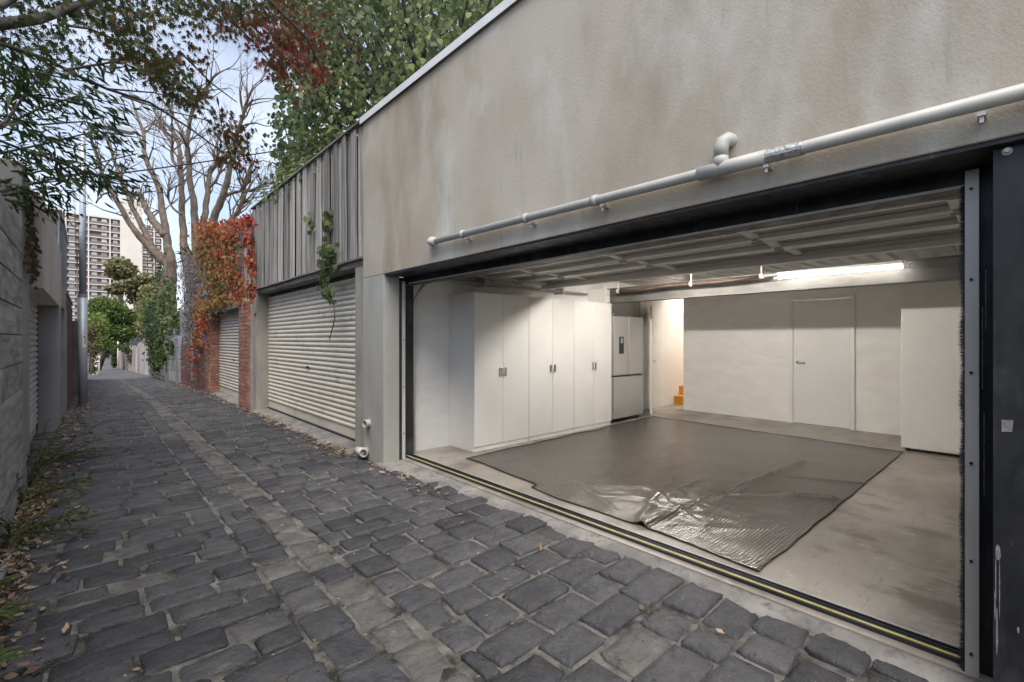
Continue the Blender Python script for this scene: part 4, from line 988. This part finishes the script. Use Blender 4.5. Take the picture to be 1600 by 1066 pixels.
wallclump('dry_creeper', 'leafless grey-purple creeper covering the wall beside the red leaves', 'creeper', m_dry, [(300,430,14,34,1400,.5,2.5),(306,480,12,50,1500,.5,2.5),(298,500,8,50,700,.4,2.5),(304,405,12,14,450,.6,2.5)], .13, tpl=NARROW, thick=.1)
wallclump('red_creeper', 'autumn red and orange creeper draped over the garage palings', 'creeper', m_creeper,
   [(352,392,24,26,420,.55,2.49),(332,400,18,34,420,.4,2.48),(316,392,12,30,260,.36,2.48),(336,440,20,34,480,.3,2.47),(365,430,16,28,300,.55,2.48),(345,362,26,12,480,.62,2.47),(322,366,13,16,420,.5,2.45),(330,352,16,7,200,.6,2.44),(360,372,14,12,160,.6,2.47),(374,350,14,9,170,.72,2.46),(392,342,6,10,60,.8,2.46),(393,372,6,16,100,.88,2.46),(396,405,4,20,70,.85,2.46),(378,462,8,14,110,.62,2.48),(350,470,18,10,200,.42,2.44),(328,480,14,12,170,.35,2.4),(316,490,8,26,230,.5,2.38),(311,530,7,22,130,.55,2.36),(322,505,7,18,110,.72,2.37),(304,560,6,16,36,.75,2.36),(397,455,2.5,30,60,.65,2.4),(308,580,5,8,14,.8,2.36),(326,535,3,12,14,.8,2.37)], .085, thick=.07, k=1.5, sl=.08)
wallclump('vine', 'green leafy vine trailing down the weathered palings', 'vine', m_heart, [(514,345,4,24,34,.5,2.49),(515,395,12,24,110,.5,2.48),(508,432,8,14,40,.55,2.47),(516,458,8,14,40,.6,2.46),(488,345,5,22,14,.6,2.49)], .085, tpl=LOBED, thick=.03, stems=1, sl=.1)
wallclump('vine', 'brown hanging creeper at the end of the timber wall', 'vine', m_hedge, [(46,330,7,30,170,.3,-.43),(52,380,8,34,180,.3,-.4),(53,415,7,24,120,.35,-.38)], .05, thick=-.0, tpl=OVAL, stems=1, sl=.06)
# spiky plant above the wall
t = thing('yucca', 'spiky green plant poking above the grey creeper', 'plant', tuple(P(300, 405, 19)))
n = 40; c = np.array(P(300, 402, 19)); d = rdir(n, -.6); d /= np.linalg.norm(d, axis=1, keepdims=True)
leaves('fronds', NARROW, np.repeat(c[None], n, 0), d, rdir(n), rng.uniform(.4,.7,n), rng.uniform(.2,.7,n), m_ivy, t)
MB().tube([tuple(P(300, 480, 19)), tuple(c)], [.08,.06], 8).build('stem', m_bark, t)

# big heart-leaved tree behind the palings
base = (5.2, 8.2, 0)
t = thing('heart_leaved_tree', 'dense green tree with hanging heart-shaped leaves behind the rendered wall', 'tree', base)
b = MB(); top = Vector((5.0, 8.0, 4.6))
b.tube([Vector(base), (5.1,8.1,2.4), top], [.2,.17,.13], 10)
Pp, T_, N_, Ti = [], [], [], []
def hang(c, n, ln, tb):
    p = np.array(c)
    for k in range(n):
        q = p + np.array([random.gauss(0,.10), random.gauss(0,.10), -ln*k/n])
        Pp.append(q); T_.append((random.gauss(0,.35), random.gauss(0,.35), -1)); N_.append((-1+random.gauss(0,.6), -.7+random.gauss(0,.6), random.gauss(.35,.45))); Ti.append(min(.99, max(0, random.gauss(tb, .17))))
cnt = 0
while cnt < 620:
    px = random.uniform(405, 830); py = random.uniform(-90, 300)
    lim_r = 800 - py*1.2
    if px > lim_r + 40: continue
    left = 402 + 14*math.sin(py*.05) + (0 if py < 200 else (py-200)*.25)
    if px < left: continue
    tt = random.uniform(6.2, 9.5) if px > 560 else random.uniform(7.6, 10.5)
    c = P(px, py, tt)
    if c.x < 2.95: c = c + Vector((.5, .3, 0))
    if c.z < 3.4: continue
    hang(c, random.randrange(11, 20), random.uniform(.5, 1.2), random.gauss(.5, .17)); cnt += 1
    if cnt % 9 == 0: b.tube([top, top.lerp(c,.5)+Vector((0,0,.3)), c], [.07,.035,.012], 6)
N = len(Pp)
for k in range(70):
    p = Vector(Pp[random.randrange(N)]); b.tube([p, p+Vector((random.gauss(0,.1),random.gauss(0,.1),-.4)), p+Vector((random.gauss(0,.15),random.gauss(0,.15),-.9))], .006, 4)
b.build('trunk', m_barkdark, t, smooth=True)
leaves('crown', HEART, Pp, T_, N_, rng.uniform(.06,.10,N), Ti, m_heart, t)
# deeper inner leaves, the shade inside the crown put into their darker tint
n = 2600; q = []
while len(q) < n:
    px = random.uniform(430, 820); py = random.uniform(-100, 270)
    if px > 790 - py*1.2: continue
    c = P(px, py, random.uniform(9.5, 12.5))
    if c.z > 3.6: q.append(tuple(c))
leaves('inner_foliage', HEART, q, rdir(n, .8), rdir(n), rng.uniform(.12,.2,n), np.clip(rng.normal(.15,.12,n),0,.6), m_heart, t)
# bamboo behind the palings
t = thing('bamboo', 'light bamboo sprays arching over the paling top', 'bamboo', (3.1, 9.2, 0))
b = MB(); Pp, T_, N_ = [], [], []
for k in range(34):
    X_ = random.uniform(2.8, 3.6); s0 = PX(random.uniform(430, 555), 300, X_); top_ = PX(random.uniform(400, 560), 0, X_)
    y_ = s0.y; z_ = random.uniform(3.9, 4.35)
    pts = [Vector((X_, y_, 2.0)), Vector((X_, y_, 3.7)), Vector((X_-.2, y_-.1, z_)), Vector((X_-.45, y_-.3, z_+.05)), Vector((X_-.75, y_-.4, z_-.12))]
    b.tube(pts, [.012,.01,.006,.004,.002], 5)
    for s in range(26):
        a = random.uniform(.35, 1)*3.99; i = min(3, int(a)); p = pts[i].lerp(pts[i+1], a-i)
        if p.z < 3.8: continue
        Pp.append(p + Vector((random.gauss(0,.1), random.gauss(0,.12), random.gauss(0,.07)))); T_.append((random.gauss(-.5,.5), random.gauss(-.3,.6), random.gauss(-.5,.4))); N_.append((random.gauss(0,.5), random.gauss(0,.5), 1))
b.build('canes', m_ivy, t)
leaves('leaves', NARROW, Pp, T_, N_, rng.uniform(.1,.19,len(Pp)), rng.uniform(.3,.9,len(Pp)), m_heart, t)
blob_tree('leafy_tree', 'loose light green tree behind the far end of the palings', 'tree', (4.6, 13.5, 0), [PB(420,250,14,22,26,20,.6), PB(440,285,13,24,16,20,.55), PB(410,290,14,14,16,14,.6), PB(460,240,13,26,24,20,.45)], 480, .10, m_heart, m_barkdark, tpl=NARROW, tr=.07)

# overhanging maple and narrow-leaved tree, rooted behind the timber wall
base = (-1.6, 3.6, 0)
t = thing('maple_tree', 'maple with green to dark red star leaves overhanging the lane', 'tree', base)
b = MB(); Pp, Ti, Sz = [], [], []
fork = Vector((-1.5, 3.7, 2.6))
b.tube([Vector(base)-Vector((0,0,.2)), (-1.65,3.65,1.3), fork], [.13,.11,.10], 10)
def bough(pix, t0, t1, w0, w1, root=True):
    n = len(pix); ps = [P(x, y, t0+(t1-t0)*i/(n-1)) for i, (x, y) in enumerate(pix)]
    rs = [(w0+(w1-w0)*i/(n-1))*(t0+(t1-t0)*i/(n-1))/F/2 for i in range(n)]
    if root: ps = [fork, fork.lerp(ps[0], .35)+Vector((0,0,.10)), fork.lerp(ps[0], .7)+Vector((0,0,.07))] + ps; rs = [.06, max(.035, rs[0]), max(.03, rs[0])] + rs
    b.tube(ps, rs, 8); return ps
bough([(0,38),(60,30),(110,12),(170,-4),(260,-40)], 3.2, 4.2, 17, 7)
bough([(0,68),(74,93),(120,118),(167,139),(235,161),(297,201),(350,240)], 3.2, 4.6, 7, 2)
bough([(0,10),(60,-30),(160,-60),(320,-40),(420,0),(480,60),(505,115)], 3.2, 5.2, 12, 2)
bough([(80,20),(105,40),(140,45),(200,70),(262,122)], 3.4, 4.2, 5, 2, False)
bough([(320,-40),(360,30),(400,70),(440,120)], 4.4, 5, 4, 1.5, False)
bough([(167,139),(240,145),(300,160)], 3.9, 4.5, 3, 1.2, False)
b.build('branches', m_barkdark, t, smooth=True)
def mscatter(px, py, rx, ry, n, t0, t1, tb, ang=0, per=5):
    a = math.radians(ang)
    for _ in range(max(1, n//per)):                  # sprays of a few leaves on a twig
        u, v = random.gauss(0,.5), random.gauss(0,.5)
        x = px + rx*u*math.cos(a) - ry*v*math.sin(a); y = py + rx*u*math.sin(a) + ry*v*math.cos(a)
        c = P(x, y, random.uniform(t0, t1)); tt = random.gauss(tb, .13)
        for k in range(per):
            Pp.append(c + Vector((random.gauss(0,.05), random.gauss(0,.05), random.gauss(0,.045)))); Ti.append(min(1, max(0, tt+random.gauss(0,.06)))); Sz.append(random.uniform(.055,.095))
for a in ((120,10,150,26,420,3.2,4.4,.28,0), (250,10,110,30,420,3.6,4.8,.36,0), (340,20,70,34,330,4.2,5.2,.5,0), (400,45,60,34,360,4.4,5.4,.72,25), (450,80,50,40,330,4.6,5.6,.76,40),
          (470,50,60,36,220,4.8,5.6,.72,30), (492,112,18,16,70,4.8,5.4,.92,0), (440,110,36,26,110,4.6,5.4,.72,30), (200,60,90,26,330,3.4,4.4,.38,20), (225,100,70,20,220,3.6,4.4,.4,25), (265,125,60,18,180,3.8,4.6,.44,32), (290,150,40,16,130,4,4.8,.48,30),
          (340,185,40,16,90,4.2,4.9,.5,30), (365,215,34,18,110,4.4,5,.52,20), (372,250,30,16,100,4.4,5,.54,10), (310,78,22,12,32,4.2,4.8,.6,20), (60,60,80,40,260,3,4,.2,10), (380,10,50,30,160,4.2,5.2,.45,0), (280,100,30,14,50,4,4.6,.48,20), (430,10,50,20,170,4.4,5.4,.62,0)): mscatter(*a)
for _ in range(150):                                  # the rest of the crown, above the timber wall
    c = Vector((random.gauss(-1.5,.55), random.gauss(3.2,.9), random.uniform(2.7,4.3))); tt = random.gauss(.35,.15)
    if proj(c)[0] > -40: continue
    for k in range(8): Pp.append(c + Vector((random.gauss(0,.12), random.gauss(0,.12), random.gauss(0,.10)))); Ti.append(min(1, max(0, tt+random.gauss(0,.06)))); Sz.append(random.uniform(.055,.095))
N = len(Pp)
leaves('leaves', STAR, Pp, rdir(N, .9, (.3,.2,0), .55), rdir(N, -.6, (-.2,-.3,0), .7), Sz, Ti, m_maple, t)

base = (-1.3, 5.2, 0)
t = thing('narrow_leaved_tree', 'tree with slender drooping leaves hanging over the timber wall', 'tree', base)
b = MB(); fork = Vector((-1.1, 5.2, 2.4)); Pp, Ti, T_ = [], [], []
b.tube([Vector(base)-Vector((0,0,.2)), (-1.25,5.2,1.2), fork], [.09,.08,.07], 10)
sprays = [[(0,115),(50,150),(120,160),(190,185)], [(0,200),(60,170),(120,150),(200,165)], [(0,240),(70,225),(150,205),(215,215)], [(0,285),(60,268),(140,258),(215,240)], [(0,300),(60,285),(130,270),(190,285)], [(10,190),(45,140),(70,112)],
          [(0,150),(40,200),(90,225),(140,240)], [(0,90),(40,110),(90,120),(150,130)], [(0,260),(30,262),(70,290),(110,310)], [(0,220),(50,240),(110,255),(150,280)], [(0,305),(40,300),(80,315),(105,330)], [(60,240),(120,265),(180,280),(240,285)], [(0,180),(60,195),(130,190),(175,200)], [(100,110),(160,100),(220,90)], [(190,150),(250,170),(330,190)], [(280,80),(330,130),(370,160)], [(0,60),(30,90),(60,130)], [(0,130),(60,120),(110,90)]]
for s in sprays:
    t0 = random.uniform(3.4, 4.4) if s[0][0] < 150 else 5; n = len(s)
    ps = [P(x, y, t0 + .35*i) for i, (x, y) in enumerate(s)]
    full = ([fork, fork.lerp(ps[0],.6)] + ps) if s[0][0] < 20 else ps
    b.tube(full, [.018]*(len(full)-n)+[.012*(1-.75*i/n) for i in range(n)], 5)
    L_ = sum((ps[i+1]-ps[i]).length for i in range(n-1))
    m_ = int(L_*(105 if s[0][0] < 150 else 14))
    for k in range(m_):
        a = random.uniform(0, n-1.001); i = int(a); p = ps[i].lerp(ps[i+1], a-i); d = (ps[i+1]-ps[i]).normalized()
        off = Vector((random.gauss(0,.06), random.gauss(0,.06), random.gauss(-.03,.07)))
        Pp.append(p+off); T_.append(d*.9 + Vector((random.gauss(0,.45), random.gauss(0,.45), random.gauss(-.55,.35)))); Ti.append(min(.95, max(0, random.gauss(.4,.22))))
for _ in range(110):
    c = Vector((random.gauss(-1.2,.35), random.gauss(5.0,.6), random.uniform(2.4,3.5)))
    if proj(c)[0] > -20: continue
    for k in range(10): Pp.append(c + Vector((random.gauss(0,.12), random.gauss(0,.12), random.gauss(0,.1)))); T_.append(Vector((random.gauss(0,.6), random.gauss(0,.6), -.6))); Ti.append(min(.95, max(0, random.gauss(.4,.22))))
b.build('branches', m_barkdark, t, smooth=True)
N = len(Pp)
leaves('leaves', NARROW, Pp, [tuple(x) for x in T_], rdir(N), rng.uniform(.075,.14,N), Ti, m_narrow, t)
# yellowing sprig near the pole
blob_tree('leafy_tree', 'yellow-green sprigs beside the top of the street-light pole', 'tree', G(122, 22), [PB(118,300,22,14,12,8,.95), PB(128,285,22,12,8,8,.9), PB(112,245,22,9,5,6,.95)], 34, .16, m_narrow, m_twig, tpl=OVAL, tr=.03)

# overhead cable
b = MB(); A_, B2 = P(-60, 300, 6.0), P(620, 200, 11.0)
pts = []
for k in range(25):
    q = k/24; p = A_.lerp(B2, q); p.z -= .10*4*q*(1-q); pts.append(p)
cb = b.tube(pts, .011, 6).build('overhead_cable', m_cable, smooth=True); tag(cb, 'thin black cable strung across the lane through the trees', 'cable')

# plants at the foot of the timber wall
def fern(p, n, ln, label, m, group=None):
    t = thing('fern', label, 'fern', tuple(p), group); b = MB(); Pp, T_, N_ = [], [], []
    for k in range(n):
        a = random.uniform(-1.7, 1.2); d = Vector((math.cos(a), math.sin(a), 0)); l = ln*random.uniform(.6,1.1)
        pts = [Vector(p) + d*l*.75*s/8 + Vector((0,0, l*(1.25*s/8 - .85*(s/8)**2))) for s in range(9)]
        b.tube(pts, [.004]*9, 4)
        for s in range(34):
            q = s/34*7.99; i = int(q); c = pts[i].lerp(pts[i+1], q-i); fw = (pts[i+1]-pts[i]).normalized(); sd2 = fw.cross(Vector((0,0,1))).normalized()
            for sg in (-1, 1): Pp.append(c); T_.append(sd2*sg + fw*.35 + Vector((0,0,-.1))); N_.append((0,0,1))
    b.build('stalks', m_weed, t); N = len(Pp)
    leaves('fronds', OVAL, Pp, [tuple(x) for x in T_], N_, np.tile(np.repeat(.055*(1-np.linspace(0,.8,34)), 2), n), rng.uniform(.2,1,N), m, t)
def gpx(px, py, z=-.03): return P(px, py, (CH-z)*F/(py-HY))
fern(Vector((-.42, 3.35, -.02)), 7, .36, 'bright green fern at the near end of the edging board', m_fern)
fern(Vector((-.42, 3.75, 0)), 5, .28, 'small bright fern between timber wall and edging board', m_fern)
fern(Vector((-.42, 2.75, -.02)), 5, .34, 'fern frond lying over leaf litter below the timber wall', m_fern)
def weed(p, n, ln, up, label, m=None):
    t = thing('weed', label, 'weed', tuple(p)); b = MB(); Pp, T_ = [], []
    for k in range(n):
        a = random.uniform(-1.6, 1.6); d = Vector((math.cos(a), math.sin(a), up*random.uniform(.5,1.3))).normalized(); l = ln*random.uniform(.5,1.1); pts = [Vector(p)]
        for s in range(6): d = (d + Vector((random.gauss(0,.1), random.gauss(0,.1), -.10))).normalized(); pts.append(pts[-1]+d*l/6)
        b.tube(pts, [.004]*7, 4, cap=False)
        for s in range(38):
            q = random.uniform(.6, 5.99); i = int(q); Pp.append(pts[i].lerp(pts[i+1], q-i)); T_.append((pts[i+1]-pts[i]).normalized() + Vector((random.gauss(0,.6),random.gauss(0,.6),random.gauss(0,.6))))
    b.build('stems', m_weed, t); N = len(Pp)
    leaves('leaves', NARROW, Pp, [tuple(x) for x in T_], rdir(N), rng.uniform(.03,.075,N), rng.uniform(0,1,N), m or m_weed, t)
weed(Vector((-.42, 4.85, -.02)), 16, .62, .8, 'spreading rosemary-like weed where the edging board ends')
weed(Vector((-.42, 5.9, -.02)), 12, .5, .9, 'wiry green weed by the end of the timber wall')
weed(Vector((-.43, 6.5, -.02)), 8, .75, 3.0, 'tall upright weed against the grey rendered pier')
weed(Vector((-.43, 7.6, -.02)), 14, .6, .6, 'low bushy weed at the foot of the grey roller door')

# leaf litter
Pp, Sz = [], []
def litter(n, xa, xb, ya, yb, gauss=False, lift=.012):
    for _ in range(n):
        x = random.uniform(xa, xb) if not gauss else xa + abs(random.gauss(0, xb-xa))*(1 if xb > xa else -1); y = random.uniform(ya, yb)
        Pp.append((x, y, zl(x, y) + random.uniform(.002, lift))); Sz.append(random.uniform(.025, .07))
litter(700, -.43, -.30, 2.2, 8, True, .03); litter(800, -.45, -.37, 2.4, 6, True, .06)
litter(420, -.35, -.12, 7, 14, True, .03); litter(700, -.2, .05, 12.5, 26, True, .03)
litter(300, 2.45, 2.33, 5.6, 10.6, True, .02); litter(420, 2.40, 2.2, 10.6, 20, True, .03); litter(260, 2.4, 2.15, 15.5, 30, True, .03)
litter(60, 2.45, 2.38, 3.6, 5.2, True, .01); litter(110, -.2, 2.3, 1.2, 12); litter(120, 1.0, 1.35, 3, 18); litter(60, 1.3, 2.4, 1.0, 6)
litter(110, 2.50, 2.3, 5.55, 6.6, True, .02)
Sz = [s*(.5 if 0 < p[0] < 2.2 else 1) for p, s in zip(Pp, Sz)]
N = len(Pp)
tl = leaves('fallen_leaves', CURL, Pp, rdir(N, 0)*np.array([1,1,.2]), rng.normal(size=(N,3))*.5+np.array([0,0,1]), Sz, rng.uniform(0,1,N), m_litter, None, 'stuff')
tag(tl, 'brown and tan fallen leaves scattered along both edges of the lane', 'leaves')
